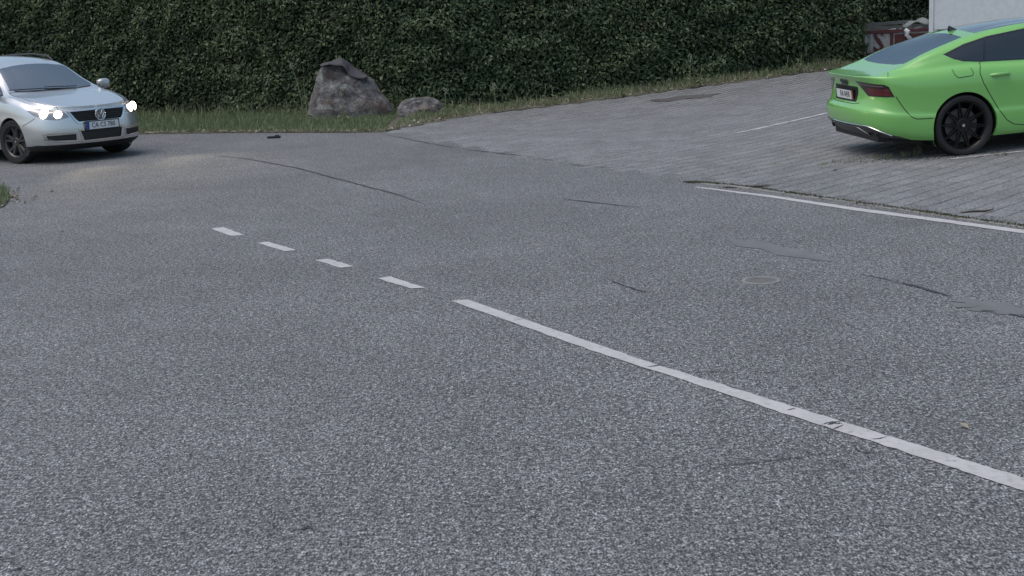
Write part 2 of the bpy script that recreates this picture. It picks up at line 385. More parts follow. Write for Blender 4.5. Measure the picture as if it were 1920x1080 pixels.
yard = tag(cut_sheet('parking_yard', yard_poly, 0.4, M['joint_soil'], 0.0005), 'grey block paved parking yard sloping up beside the road', 'pavement', kind='structure')

# pavers: running bond, rows parallel to the hedge
ROW = R(47.0); ca, sa = math.cos(ROW), math.sin(ROW); PL, PW, GAP = 0.30, 0.20, 0.013
def paver_geom(tilt=(0, 0)):
    l, w_, b = (PL - GAP) / 2, (PW - GAP) / 2, 0.008
    P = [(-l, -w_, -.05), (l, -w_, -.05), (l, w_, -.05), (-l, w_, -.05), (-l, -w_, -b), (l, -w_, -b), (l, w_, -b), (-l, w_, -b),
         (-l + b, -w_ + b, 0), (l - b, -w_ + b, 0), (l - b, w_ - b, 0), (-l + b, w_ - b, 0)]
    Fq = [(8, 9, 10, 11)] + [(4 + i, 4 + (i + 1) % 4, 8 + (i + 1) % 4, 8 + i) for i in range(4)] + [(i, (i + 1) % 4, 4 + (i + 1) % 4, 4 + i) for i in range(4)]
    return np.array(P), np.array(Fq)
PV, PF = paver_geom()
yp = yard_poly; spots = []
corner = [(-PL / 2, -PW / 2), (PL / 2, -PW / 2), (PL / 2, PW / 2), (-PL / 2, PW / 2)]
for j in range(-60, 210):
    for i in range(0, 190):
        u = i * PL + (0.5 * PL if j % 2 else 0) - 8; v_ = -j * PW + 16
        x = ca * u - sa * (-v_) ; y = sa * u + ca * (-v_) + 16.0
        if not (-3 < x < 16 and 4 < y < 36): continue
        if dist_b(x, y) < -0.8 or dist_b(x, y) > 16: continue
        if all(inpoly(x + ca * a - sa * b, y + sa * a + ca * b, yp) for a, b in corner): spots.append((x, y))
def px_of(p):
    q = CAMROT.transposed() @ (Vector(p) - CAMLOC); return 960 + FPX * q.x / -q.z, 540 - FPX * q.y / -q.z, -q.z
near = []
for k, (x, y) in enumerate(spots):
    a, b, dep = px_of((x, y, terrain(x, y)))
    if 0 < a < 1920 and 0 < b < 1080: near.append((dep, k))
near = {k for _, k in sorted(near)[:300]}
def grad(x, y):
    e = 0.05; return (terrain(x + e, y) - terrain(x - e, y)) / (2 * e), (terrain(x, y + e) - terrain(x, y - e)) / (2 * e)
tones = [0.1, 0.35, 0.6, 0.9]; pmesh = []
for tn in tones:
    o = fast_mesh('paver', PV, PF, M['paver'], attr=[tn] * len(PV)); pmesh.append(o.data); bpy.data.objects.remove(o)
AV, AF, AT = [], [], []
for k, (x, y) in enumerate(spots):
    gx_, gy_ = grad(x, y); dz = random.gauss(0.0048, 0.0009); tx, ty = random.gauss(0, .004), random.gauss(0, .004)
    gu = ca * gx_ + sa * gy_ + tx; gv = -sa * gx_ + ca * gy_ + ty; z0 = terrain(x, y) + dz
    ya = random.gauss(0, 0.008)
    far = min(1, max(0, (y - 20.5) / 5)); shr = 1 - far * random.uniform(.06, .30); shl = 1 - far * random.uniform(0, .08); PVs = PV * np.array([shl, shr, 1]); z0 += far * abs(random.gauss(0, .0015))
    if k in near:
        o = link(bpy.data.objects.new('paver', pmesh[random.randrange(4)]), yard)
        o.location = (x, y, z0); o.rotation_euler = (math.atan(gv), -math.atan(gu), ROW + ya)
    else:
        c_, s_ = math.cos(ROW + ya), math.sin(ROW + ya)
        W = np.stack([x + c_ * PVs[:, 0] - s_ * PVs[:, 1], y + s_ * PVs[:, 0] + c_ * PVs[:, 1], z0 + PVs[:, 2] + gu * PVs[:, 0] + gv * PVs[:, 1]], 1)
        AV.append(W); AF.append(PF + 12 * len(AT)); AT.append(min(1, max(0, random.gauss(.5, .25))))
tag(fast_mesh('paver_field', np.concatenate(AV), np.concatenate(AF), M['paver'], yard, attr=np.repeat(AT, 12)), kind='stuff')

# concrete edging stones between road and yard
edge_path = [at(*p) for p in [(1288, 341), (1340, 346), (1440, 358.5), (1600, 381), (1760, 404), (1920, 427), (2060, 448)]]
def path_resample(pts, step):
    out = [pts[0].copy()]; acc = 0.0
    for a, b in zip(pts, pts[1:]):
        L = (b - a).length; s_ = step - acc
        while s_ <= L: out.append(a.lerp(b, s_ / L)); s_ += step
        acc = L - (s_ - step)
    return out
ep = path_resample(edge_path, 0.5)
for a, b in zip(ep, ep[1:]):
    bm = bmesh.new(); d_ = b - a
    bm_box(bm, (0, 0, -0.06), (d_.length - 0.012, 0.075, 0.15), bevel=0.008)
    o = bm_obj('edging_stone', bm, M['concrete'], yard); m_ = (a + b) / 2; o.location = (m_.x, m_.y, random.gauss(-.004, .003)); o.rotation_euler = (0, 0, math.atan2(d_.y, d_.x))

# road markings, seams, cracks and patches: parts of the road
def ribbon(name, left, right, mat, z, jit=0.0, parent=road):
    """sheet between two polylines of equal length"""
    V = []
    for a, b in zip(left, right):
        V += [Vector((a[0] + random.gauss(0, jit), a[1] + random.gauss(0, jit), z)), Vector((b[0] + random.gauss(0, jit), b[1] + random.gauss(0, jit), z))]
    return mesh_obj(name, V, [(2 * i, 2 * i + 1, 2 * i + 3, 2 * i + 2) for i in range(len(left) - 1)], mat, parent)
def lerp_px(pts, n):
    P = np.array(pts, float); s = np.r_[0, np.cumsum(np.hypot(*np.diff(P, axis=0).T))]; t_ = np.linspace(0, s[-1], n)
    return [(np.interp(q, s, P[:, 0]), np.interp(q, s, P[:, 1])) for q in t_]
Zm = lambda x, y: (300 + x / 2.743, 380 + y / 2.743)
for q in ([(258, 135), (325, 128), (435, 168), (370, 173)], [(500, 208), (555, 203), (705, 245), (640, 252)],
          [(800, 297), (865, 290), (998, 330), (930, 337)], [(1120, 390), (1185, 382), (1365, 440), (1290, 445)]):
    c = [at(*Zm(*p)) for p in q]
    L = [c[0].lerp(c[3], k / 8) for k in range(9)]; Rr = [c[1].lerp(c[2], k / 8) for k in range(9)]
    ribbon('lane_dash', L, Rr, M['road_paint'], 0.004, 0.004)
top = lerp_px([(876, 562), (1100, 640), (1230, 684), (1500, 767), (1700, 829), (1920, 898), (2300, 1018)], 90)
bot = lerp_px([(847, 565), (1100, 655), (1230, 697), (1500, 786), (1700, 850), (1920, 922), (2300, 1046)], 90)
segs = [0, 90]
T_, B_ = [at(*p) for p in top], [at(*p) for p in bot]
for a, b in zip(segs, segs[1:]):
    e = min(b + 1, 90); L, Rr = T_[a:e], B_[a:e]
    if len(L) < 2: continue
    if e < 90: L = L[:-1] + [L[-1] + (L[-2] - L[-1]) * 0.16]; Rr = Rr[:-1] + [Rr[-1] + (Rr[-2] - Rr[-1]) * 0.10]
    ribbon('centre_line', L, Rr, M['road_paint'], 0.004, 0.0035)
L = [at(*p) for p in lerp_px([(1303, 350), (1450, 367.5), (1600, 389.5), (1760, 410.5), (1920, 432), (2100, 458)], 60)]
Rr = [at(*p) for p in lerp_px([(1308, 352.5), (1450, 371.5), (1600, 395), (1760, 416.3), (1920, 438.5), (2100, 465)], 60)]
ribbon('edge_line', L, Rr, M['road_paint'], 0.004, 0.003)
def strip(name, pxs, width, mat, z, jit, n=None, parent=road, taper=True, follow=None):
    n = n or max(8, int(len(pxs) * 8)); P = [at(*p) for p in lerp_px(pxs, n)]; L, Rr = [], []
    for i, p in enumerate(P):
        d_ = (P[min(i + 1, n - 1)] - P[max(i - 1, 0)]).normalized(); nn = Vector((-d_.y, d_.x, 0)); ww = width * (random.uniform(.4, 1.2) if width < .1 else .85 + .2 * math.sin(i * .55 + width * 40)) / 2
        if taper: ww *= min(1, 4 * min(i, n - 1 - i) / n + .15)
        o_ = nn * random.gauss(0, jit); L.append(p + nn * ww + o_); Rr.append(p - nn * ww + o_)
    o = ribbon(name, L, Rr, mat, z, 0, parent)
    if follow:
        for v_ in o.data.vertices: v_.co.z = terrain(v_.co.x, v_.co.y) + follow
    return o
for pxs, wd in [([(380, 289), (470, 299), (560, 316), (640, 338), (740, 364), (800, 384)], .035), ([(1138, 524), (1170, 536), (1215, 551)], .014),
                ([(1610, 514), (1650, 522), (1690, 531)], .012), ([(1680, 530), (1720, 538), (1760, 550), (1782, 557)], .035), ([(1780, 566), (1812, 569)], .02),
                ([(1838, 583), (1868, 584)], .02), ([(1890, 589), (1925, 597)], .025), ([(1320, 878), (1420, 868), (1500, 858), (1560, 848)], .008),
                ([(1602, 838), (1612, 848), (1650, 851)], .010), ([(1300, 699), (1365, 697)], .010), ([(1425, 700), (1460, 698)], .010), ([(610, 409), (690, 402), (760, 396)], .012),
                ([(0, 452), (60, 450), (105, 452)], .012), ([(545, 996), (590, 990)], .016), ([(20, 1072), (48, 1064)], .014),
                ([(880, 422), (940, 418)], .012), ([(1050, 373), (1130, 382), (1180, 388)], .02), ([(260, 440), (330, 433)], .012)]:
    strip('crack', pxs, wd, M['tar'], 0.0045, wd * .2)
for pxs, wd in [([(1360, 448), (1420, 460), (1490, 475), (1560, 490)], .26), ([(1780, 566), (1840, 572), (1925, 590)], .30), ([(1060, 372), (1140, 380), (1200, 388)], .14)]:
    strip('asphalt_patch', pxs, wd, M['smooth_asphalt'], 0.0030, wd * .012, 30)
for pxs, wd in [([(868, 280), (920, 286), (1000, 295)], .030), ([(1005, 297), (1050, 303)], .02), ([(1060, 308), (1110, 313)], .02), ([(1110, 313), (1150, 315)], .025), ([(720, 252), (800, 268), (860, 279)], .02)]:
    strip('boundary_crack', pxs, wd, M['tar'], 0.006, wd * .3)
for pxs, wd in [([(1382, 250.5), (1470, 231), (1556, 211.5), (1640, 193)], .085), ([(1782, 299.5), (1850, 291.5), (1920, 284.5), (2050, 270)], .075)]:
    strip('bay_line', pxs, wd, M['road_paint'], 0.0, 0.006, 60, yard, False, follow=0.0085)
def stain(name, px, py, rx, ry, mat, z, parent, seed):
    c = at(px, py); rs = random.Random(seed); n_ = 26; V = []
    for k in range(n_):
        a = 2 * math.pi * k / n_; r_ = rs.uniform(.6, 1.15); x_, y_ = c.x + rx * r_ * math.cos(a), c.y + ry * r_ * math.sin(a); V.append((x_, y_, terrain(x_, y_) + z))
    mesh_obj(name, V + [(c.x, c.y, terrain(c.x, c.y) + z)], [(k, (k + 1) % n_, n_) for k in range(n_)], mat, parent)
stain('dirt_patch', 1283, 184, .75, .42, M['soil_dark'], .0105, yard, 1); stain('dirt_patch', 1262, 187, .35, .25, M['soil_dark'], .0115, yard, 2)
stain('dirt_patch', 1404, 350, .30, .07, M['soil_dark'], .0095, yard, 3)
for pxs, wd in [([(1214, 689.5), (1232, 687), (1250, 686.5)], .012), ([(1540, 799), (1556, 793.5), (1586, 790.5)], .011), ([(1551, 798.5), (1563, 795), (1579, 796)], .016), ([(1561, 806.5), (1571, 803), (1582, 798.5)], .009), ([(1630, 825.5), (1648, 824.5), (1664, 820.5)], .008), ([(1476, 770.5), (1492, 767.5)], .012), ([(962, 602), (985, 598)], .008)]:
    strip('paint_crack', pxs, wd, M['tar'], 0.0062, wd * .1, 10)
# street cap in the asphalt
cp = at(1427, 526.5); cap = tag(empty('valve_cap', cp), 'small round iron street cap set in the asphalt', 'street cap')
bm = bmesh.new(); bm_lathe(bm, [(0.132, -0.02), (0.132, 0.004), (0.128, 0.006), (0.104, 0.006), (0.102, 0.002)], 36, 'Z'); bm_obj('ring_frame', bm, M['concrete'], cap, 40)
bm = bmesh.new(); rr = bm_lathe(bm, [(0.100, -0.02), (0.100, 0.004), (0.096, 0.006), (0.07, 0.006), (0.068, 0.003), (0.045, 0.003), (0.043, 0.006)], 36, 'Z'); bm.faces.new(rr[-1]); bm_obj('lid', bm, M['cast_iron'], cap, 40)

# verge
HPX = [(-200, 231), (0, 226), (260, 219), (420, 217.5), (560, 216), (720, 213), (860, 205), (940, 196), (1050, 184), (1150, 173), (1250, 161), (1400, 143), (1500, 132), (1612, 119)]
hbase = [at(*p) for p in HPX]
verge_poly = [(p.x, p.y) for p in gleft[::-1]] + [(p.x + .07 * (1 + .8 * math.sin(i_ * 2.3)), p.y - .10 * (1 + .8 * math.sin(i_ * 2.3))) for i_, p in enumerate(gedge[1:])] + [(gedge[-1].x + 1, gedge[-1].y + 8), (-60, 70)]
verge = tag(cut_sheet('verge', verge_poly, 0.7, M['soil'], 0.0075), 'soil strip under the grass along the hedge', 'verge', kind='structure')

def blades(name, pos, hgt, wid, lean, mat, tone, label=None, cat=None, parent=None):
    """pos (n,3); one bent blade (two quads, the top one closed to a point) for each position"""
    n = len(pos); a = rng.uniform(0, 2 * np.pi, n); dx = np.stack([np.cos(a), np.sin(a), np.zeros(n)], 1) * (wid / 2)[:, None]
    b = rng.uniform(0, 2 * np.pi, n); ln_ = np.stack([np.cos(b), np.sin(b), np.zeros(n)], 1) * (lean * hgt)[:, None]; up = np.array([0, 0, 1.])
    mid = pos + up * (hgt * .55)[:, None] + ln_ * .3; tip = pos + up * hgt[:, None] * (1 - .25 * lean)[:, None] + ln_
    V = np.stack([pos - dx, pos + dx, mid + dx * .7, mid - dx * .7, tip], 1).reshape(-1, 3)
    i = np.arange(n)[:, None] * 5
    Fq = np.concatenate([i + [0, 1, 2], i + [0, 2, 3], i + [3, 2, 4]])
    o = fast_mesh(name, V, Fq, mat, parent, attr=np.repeat(tone, 5))
    if label: tag(o, label, cat, kind='stuff')
    return o
def scatter_between(A, B, n, power=1.0):
    """random points between two polylines"""
    sA = np.linspace(0, 1, 200); 
    def samp(P):
        P = np.array([(p.x, p.y) for p in P]); s = np.r_[0, np.cumsum(np.hypot(*np.diff(P, axis=0).T))]; s /= s[-1]
        return lambda t_: np.stack([np.interp(t_, s, P[:, 0]), np.interp(t_, s, P[:, 1])], 1)
    u = rng.uniform(0, 1, n); v_ = rng.uniform(0, 1, n) ** power
    P = samp(A)(u) * (1 - v_)[:, None] + samp(B)(u) * v_[:, None]
    return np.c_[P, [terrain(*p) + 0.01 for p in P]], v_
gl = [at(*p) for p in [(0, 253), (265, 251.5), (400, 250), (500, 249), (640, 249), (715, 247.5)]]
hl = [at(*p) for p in [(0, 224), (265, 218), (400, 216), (500, 215), (640, 212), (760, 208)]]
P, vv = scatter_between([p + Vector((0, -.05, 0)) for p in gl], hl, 36000)
h_ = 0.035 + 0.11 * rng.random(len(P)) ** 1.5 + 0.18 * np.clip(vv - .6, 0, 1) * rng.random(len(P)); h_ *= np.clip(vv * 9 + .3, 0, 1) * (.6 + .8 * value_noise(P[:, 0] * 1.7, P[:, 1] * 2.2, 3))
blades('verge_grass', P, h_, rng.uniform(.006, .014, len(P)), rng.uniform(.1, .7, len(P)), M['grass_blade'], np.clip(rng.normal(.45, .22, len(P)) + .25 * (vv < .08), 0, 1), 'green mown grass on the verge below the boulder', 'grass')
P, vv = scatter_between([a_.lerp(b_, .72) for a_, b_ in zip(gl, hl)], [a_.lerp(b_, .98) for a_, b_ in zip(gl, hl)], 1500)
blades('tall_grass', P, rng.uniform(.14, .42, len(P)) * (.5 + .9 * value_noise(P[:, 0] * 2.1, P[:, 1], 6)), rng.uniform(.006, .013, len(P)), rng.uniform(.1, .5, len(P)), M['grass_blade'], np.clip(rng.normal(.72, .2, len(P)), 0, 1), 'taller pale grass stalks between the mown verge and the hedge', 'grass')
gr = [at(*p) for p in [(715, 247), (770, 235), (860, 218), (950, 207), (1050, 195), (1250, 170.5), (1400, 150.5), (1560, 129.5), (1640, 118.5)]]
hr = [at(*p) for p in [(760, 226), (810, 215), (880, 203), (950, 195), (1050, 184), (1250, 161), (1400, 143), (1560, 124), (1640, 113)]]
P, vv = scatter_between([p + Vector((.07, -.10, 0)) for p in gr], hr, 13000)
keep = rng.random(len(P)) < np.clip(.25 + .9 * vv, 0, 1); P, vv = P[keep], vv[keep]
h_ = (0.025 + 0.10 * rng.random(len(P)) ** 2 + .15 * vv * rng.random(len(P)) ** 1.5) * (.35 + 1.2 * value_noise(P[:, 0] * 1.9, P[:, 1] * 1.6, 9))
blades('hedge_foot_grass', P, h_, rng.uniform(.006, .016, len(P)), rng.uniform(.1, .9, len(P)), M['grass_blade'], np.clip(rng.normal(.66, .28, len(P)), 0, 1), 'thin dry grass along the foot of the hedge by the paving', 'grass')
# moss and weeds in the joint beside the road edge line
mp = [at(*p) for p in lerp_px([(1285, 343), (1330, 344), (1420, 354), (1440, 357.5), (1600, 380.5), (1760, 403.5), (1920, 426.5), (2050, 446)], 500)]
mp = np.array([(p.x, p.y, 0.006) for p in mp]); sel_ = rng.integers(0, len(mp), 5200); P = mp[sel_] + np.c_[rng.normal(0, .022, (5200, 2)), np.zeros(5200)]
den = 0.5 + 0.5 * np.sin(sel_ * .11) * np.sin(sel_ * .047 + 1); k_ = rng.random(5200) < (.25 + .75 * den); P = P[k_]
blades('joint_moss', P, rng.uniform(.006, .026, len(P)), rng.uniform(.006, .014, len(P)), rng.uniform(.2, 1, len(P)), M['moss'], rng.random(len(P)), 'dark moss growing in the joint beside the white edge line', 'moss')
# tufts in front of the parked car and on the paving
def tufts(name, centres, n, spread, hmax, label, cat='grass', tone=.5):
    PP = []
    for c in centres:
        p = at(*c); PP.append(np.array([p.x, p.y, p.z + .0]) + np.c_[rng.normal(0, spread, (n, 2)), np.zeros(n)])
    P = np.concatenate(PP); P[:, 2] = [terrain(*p[:2]) - .004 for p in P]
    return blades(name, P, rng.uniform(.25, 1, len(P)) * hmax, rng.uniform(.005, .012, len(P)), rng.uniform(.2, 1, len(P)), M['grass_blade'], np.clip(rng.normal(tone, .25, len(P)), 0, 1), label, cat)
for k, (c, hm, nn, lab) in enumerate([((1455, 309), .05, 30, 'low grass tuft alone on the paving left of the green car'), ((1545, 309), .05, 36, 'small grass tuft in a paving joint near the rear bumper of the green car'),
        ((1640, 297), .09, 40, 'grass tuft below the exhaust of the green car'), ((1667, 297), .09, 40, 'pale grass tuft between two others under the green car bumper'),
        ((1697, 294), .12, 44, 'taller grass tuft just behind the rear wheel of the green car'), ((1716, 292), .17, 30, 'tallest grass tuft touching the rear wheel shadow of the green car')]):
    t_ = tufts('grass_tuft', [c], nn, .035, hm, lab, 'grass tuft', .7); t_['group'] = 'grass tufts around the green car'
P = []
for _ in range(900):
    f = random.random(); p = at(1560 + 330 * f, 305 - 17 * f + random.gauss(0, 3)); P.append((p.x, p.y, p.z - .003))
blades('joint_weeds', np.array(P), rng.uniform(.006, .03, len(P)), rng.uniform(.006, .012, len(P)), rng.uniform(.3, 1, len(P)), M['moss'], rng.random(len(P)), 'sparse weeds in the paving joints beside the green car', 'weeds')

def litter(name, P, size, label, cat='leaves'):
    n = len(P); a = rng.uniform(0, 2 * np.pi, n); L = rng.uniform(.5, 1.2, n) * size; W = L * rng.uniform(.35, .7, n)
    u = np.stack([np.cos(a), np.sin(a), rng.uniform(-.2, .5, n)], 1); v_ = np.stack([-np.sin(a), np.cos(a), rng.uniform(-.3, .5, n)], 1)
    P = np.asarray(P) + np.c_[np.zeros((n, 2)), np.full(n, .012)]
    up = np.array([0, 0, 1.]) * (L * rng.uniform(.05, .35, n))[:, None]
    V = np.stack([P - u * L[:, None] / 2, P + v_ * W[:, None] / 2 + up, P + u * L[:, None] / 2, P - v_ * W[:, None] / 2 + up], 1).reshape(-1, 3)
    i = np.arange(n)[:, None] * 4
    return tag(fast_mesh(name, V, np.concatenate([i + [0, 2, 1], i + [0, 3, 2]]), M['dry_leaf'], attr=np.repeat(np.clip(rng.normal(.6, .25, n), 0, 1), 4)), label, cat, kind='stuff')
P, _ = scatter_between(gl, [p + Vector((0, .28, 0)) for p in gl], 480, 1.0)
P2, _ = scatter_between([p + Vector((.1, -.14, 0)) for p in gr], [g_.lerp(h2, .5) for g_, h2 in zip(gr, hr)], 480, 1.0)
litter('leaf_litter', np.concatenate([P, P2]), .085, 'pale dry leaves scattered along the edge of the verge')
# single leaves and scraps on the ground
for k, (c, sz, lab) in enumerate([((1542, 315), .07, 'pale curled leaf on the paving below the rear wheel of the green car'), ((1566, 322), .05, 'small brown leaf just below the pale curled leaf'),
        ((1372, 345), .06, 'pale scrap of leaf near the paving edge by the white edge line'), ((1450, 327), .06, 'upright brown leaf on the paving left of the parked car'),
        ((97, 355), .07, 'white sliver of leaf on the asphalt beside the grass corner'), ((118, 437), .06, 'pale leaf on the asphalt below the grass corner'),
        ((1808, 803), .05, 'pale crumb on the asphalt right of the white centre line'), ((1603, 836), .08, 'brown dry leaf below the white centre line'), ((60, 375), .06, 'curled brown leaf on the asphalt close to the grass corner')]):
    p = at(*c); o = litter('dry_leaf', np.array([[p.x, p.y, p.z]]), sz, lab, 'leaf'); del o['kind']; o['group'] = 'loose leaves on the ground'
# grass corner at the left edge of the picture
isl = [at(*p) for p in [(-260, 330), (-60, 338), (8, 352), (22, 370), (8, 388), (-60, 405), (-300, 420)]]
tag(flat_poly('grass_island', [(p.x, p.y) for p in isl], M['soil'], 0.012), 'soil of the grass corner at the left road edge', 'verge', kind='structure')
PP = []
ic = [(p.x, p.y) for p in isl]
while len(PP) < 5200:
    x = random.uniform(min(p[0] for p in ic), max(p[0] for p in ic)); y = random.uniform(min(p[1] for p in ic), max(p[1] for p in ic))
    if inpoly(x, y, ic): PP.append((x, y, .01))
P = np.array(PP); blades('island_grass', P, .04 + .13 * rng.random(len(P)) ** 1.4, rng.uniform(.006, .013, len(P)), rng.uniform(.1, .9, len(P)), M['grass_blade'], np.clip(rng.normal(.45, .22, len(P)), 0, 1), 'tufty grass growing on the corner at the left road edge', 'grass')
ip = [(random.gauss(24, 9), random.gauss(368, 9)) for _ in range(46)] + [(random.gauss(62, 16), random.gauss(374, 9)) for _ in range(10)]
litter('corner_leaf_litter', np.array([tuple(at(*q)) for q in ip]), .06, 'brown dry leaves gathered at the grass corner')

# ------------------------------------------------------------------ hedge
def make_hedge(name, path, height, thick, dens, leaf, label, seed, tone0=.42):
    P = np.array([(p.x, p.y) for p in path]); s = np.r_[0, np.cumsum(np.hypot(*np.diff(P, axis=0).T))]; Ltot = s[-1]
    pos = lambda q: np.stack([np.interp(q, s, P[:, 0]), np.interp(q, s, P[:, 1])], 1)
    def nrm(q):
        d_ = pos(np.minimum(q + .6, Ltot)) - pos(np.maximum(q - .6, 0)); d_ /= np.linalg.norm(d_, axis=1)[:, None]
        return np.stack([d_[:, 1], -d_[:, 0]], 1)          # to the right of the path: towards the camera
    root = tag(empty(name, (path[len(path) // 2].x, path[len(path) // 2].y, terrain(path[len(path) // 2].x, path[len(path) // 2].y))), label, 'hedge'); off = np.array(root.location)
    # core
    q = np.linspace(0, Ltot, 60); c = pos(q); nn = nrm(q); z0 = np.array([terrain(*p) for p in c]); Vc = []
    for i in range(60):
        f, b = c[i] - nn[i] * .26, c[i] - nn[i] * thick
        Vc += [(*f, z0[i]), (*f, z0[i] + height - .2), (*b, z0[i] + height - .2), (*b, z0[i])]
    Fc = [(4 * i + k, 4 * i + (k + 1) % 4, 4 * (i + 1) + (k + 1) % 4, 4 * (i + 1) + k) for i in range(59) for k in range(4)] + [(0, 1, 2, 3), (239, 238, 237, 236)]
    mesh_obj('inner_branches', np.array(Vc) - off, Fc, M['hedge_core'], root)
    # stems
    for k in range(int(Ltot / 1.4)):
        qq = np.array([k * 1.4 + .7]); p = pos(qq)[0] - nrm(qq)[0] * .18; bm = bmesh.new(); z_ = terrain(*p)
        bm_tube(bm, [Vector((p[0], p[1], z_ - .05)) - Vector(off), Vector((p[0] + .05, p[1], z_ + .5)) - Vector(off), Vector((p[0] - .03, p[1] + .05, z_ + 1.3)) - Vector(off)], [.03, .022, .01], 6); bm_obj('stem', bm, M['bark'], root)
    # leaves: front, top and the two ends
    nf = int(Ltot * height * dens); u = rng.uniform(0, Ltot, nf); zz = rng.uniform(0.02, 1, nf) * height
    dep = (value_noise(u * 1.1, zz * 1.3, seed) - .5) * .22 + (value_noise(u * 3.3, zz * 3.6, seed + 1) - .5) * .16
    ins = rng.random(nf) ** 1.6 * .24
    nn = nrm(u); pp = pos(u) + nn * (dep - ins)[:, None]; C3 = np.c_[pp, np.array([terrain(*p) for p in pp]) + zz]; N3 = np.c_[nn, np.zeros(nf)]
    nt = int(Ltot * thick * dens * .35); ut = rng.uniform(0, Ltot, nt); vt = rng.uniform(0, thick, nt); n2 = nrm(ut); pt = pos(ut) - n2 * vt[:, None]
    C3 = np.concatenate([C3, np.c_[pt, np.array([terrain(*p) for p in pt]) + height - rng.random(nt) * .2 + (value_noise(ut * 2, vt * 2, 5) - .5) * .3]]); N3 = np.concatenate([N3, np.tile([0, 0, 1.], (nt, 1))])
    for e in (0, 1):
        ne = int(thick * height * dens); ze = rng.uniform(0.02, height, ne); ve = rng.uniform(0, thick, ne); qe = np.full(ne, Ltot * e); n2 = nrm(qe)
        tg = np.stack([-n2[:, 1], n2[:, 0]], 1) * (1 if e else -1); pe = pos(qe) - n2 * ve[:, None] + tg * (rng.random(ne) * .2)[:, None]
        C3 = np.concatenate([C3, np.c_[pe, np.array([terrain(*p) for p in pe]) + ze]]); N3 = np.concatenate([N3, np.c_[tg, np.zeros(ne)]])
    n = len(C3); Nn = N3 * .55 + np.array([0, 0, .85]) + rng.normal(0, .42, (n, 3)); Nn /= np.linalg.norm(Nn, axis=1)[:, None]
    d_ = N3 * .5 + np.array([0, 0, -.35]) + rng.normal(0, .7, (n, 3)); d_ -= Nn * (d_ * Nn).sum(1)[:, None]; d_ /= np.linalg.norm(d_, axis=1)[:, None]
    sd_ = np.cross(Nn, d_); Lf = leaf * rng.uniform(.6, 1.35, n)[:, None]; Wf = Lf * rng.uniform(.42, .6, n)[:, None]; fold = Nn * Wf * .22
    b = C3 - d_ * Lf * .5 - off; tp = C3 + d_ * Lf * .5 - Nn * Lf * .15 - off; m1 = C3 + sd_ * Wf * .5 + fold - off; m2 = C3 - sd_ * Wf * .5 + fold - off
    V = np.stack([b, m1, tp, m2], 1).reshape(-1, 3); i = np.arange(n)[:, None] * 4
    patch = value_noise(C3[:, 0] * .9 + C3[:, 1] * .7, C3[:, 2] * .8, seed + 3)
    tone = np.clip(rng.normal(tone0, .24, n) + (patch - .5) * .3, 0, .96); tone[rng.random(n) < .004] = 1.0
    fast_mesh('foliage', V, np.concatenate([i + [0, 1, 2], i + [0, 2, 3]]), M['hedge_leaf'], root, attr=np.repeat(tone, 4))
    return root
make_hedge('clipped_hedge', hbase, 3.3, 1.3, 1350, .100, 'tall dark green clipped hedge behind boulder and paved yard', 11)
hb = at(1612, 119)
back = [Vector((hb.x + .4, hb.y + 9.5, 0)), Vector((hb.x + 4, hb.y + 9.0, 0)), Vector((hb.x + 11, hb.y + 8.0, 0))]
make_hedge('dark_back_hedge', back, 4.2, 1.5, 700, .11, 'dark hedge far back above the red waste skip', 31, .25)

# ------------------------------------------------------------------ boulders and felt
def boulder(name, rows, Y, depth, label, seed, amp=.05, groundpx=None):
    """rows: (py, x left, x right) outline; turned into uneven rings around its own middle"""
    rs = np.random.default_rng(seed); base = on_y((rows[0][1] + rows[0][2]) / 2, rows[0][0], Y); n = 40
    z0 = terrain(base.x, base.y); root_loc = Vector((base.x, Y + depth * .5, z0)); n = 84
    T = np.array(rows, float); py = np.linspace(T[0, 0], T[-1, 0], 44); order = np.argsort(T[:, 0])
    xl = np.interp(py, T[order, 0], T[order, 1]); xr = np.interp(py, T[order, 0], T[order, 2]); top_ = len(py) - 1; V = []
    zs_ = []
    for k in range(len(py)):
        a, b = on_y(xl[k], py[k], Y + depth * .5), on_y(xr[k], py[k], Y + depth * .5); cx, hw = (a.x + b.x) / 2, (b.x - a.x) / 2; z = (a.z + b.z) / 2; f = k / top_
        dd = depth * .5 * (1 - .55 * f ** 1.5)
        for j in range(n):
            th = 2 * math.pi * j / n; cs, sn = math.cos(th), math.sin(th); e = 0.72
            r1 = value_noise(np.array([j / n * 9.0 + seed]), np.array([k * .09]), seed)[0] - .5; r2 = value_noise(np.array([j / n * 23.0]), np.array([k * .2]), seed + 1)[0] - .5
            dr = 1 + (r1 * 2.2 + r2) * amp * (0.3 + .7 * abs(sn)) * 2
            V.append(Vector((cx + math.copysign(abs(cs) ** e, cs) * hw * (1 + (r2) * amp * .6), root_loc.y + math.copysign(abs(sn) ** e, sn) * dd * dr, z + r2 * .02 - (.10 if k == 0 else 0))) - root_loc)
    F = [(k * n + j, k * n + (j + 1) % n, (k + 1) * n + (j + 1) % n, (k + 1) * n + j) for k in range(top_) for j in range(n)]
    F.append(tuple(top_ * n + j for j in range(n)))
    o = mesh_obj(name, V, F, M['boulder_stone'], None, 180); o.location = root_loc; nn = [v_.normal.copy() for v_ in o.data.vertices]
    for v_, q in zip(o.data.vertices, nn):
        p = v_.co * 3.2 + Vector((seed, 0, 0)); h_ = mnoise.ridged_multi_fractal(p, 1.0, 2.1, 5, 1.0, 2.0) - 1.0 + .6 * mnoise.noise(p * 3.5)
        q = Vector((q.x * .35, q.y, q.z * .3)); v_.co += q * h_ * amp * .45
    o.data.update(); sharp(o.data, 38); tag(o, label, 'boulder')
    return o
bp = at(655, 224); BY = bp.y
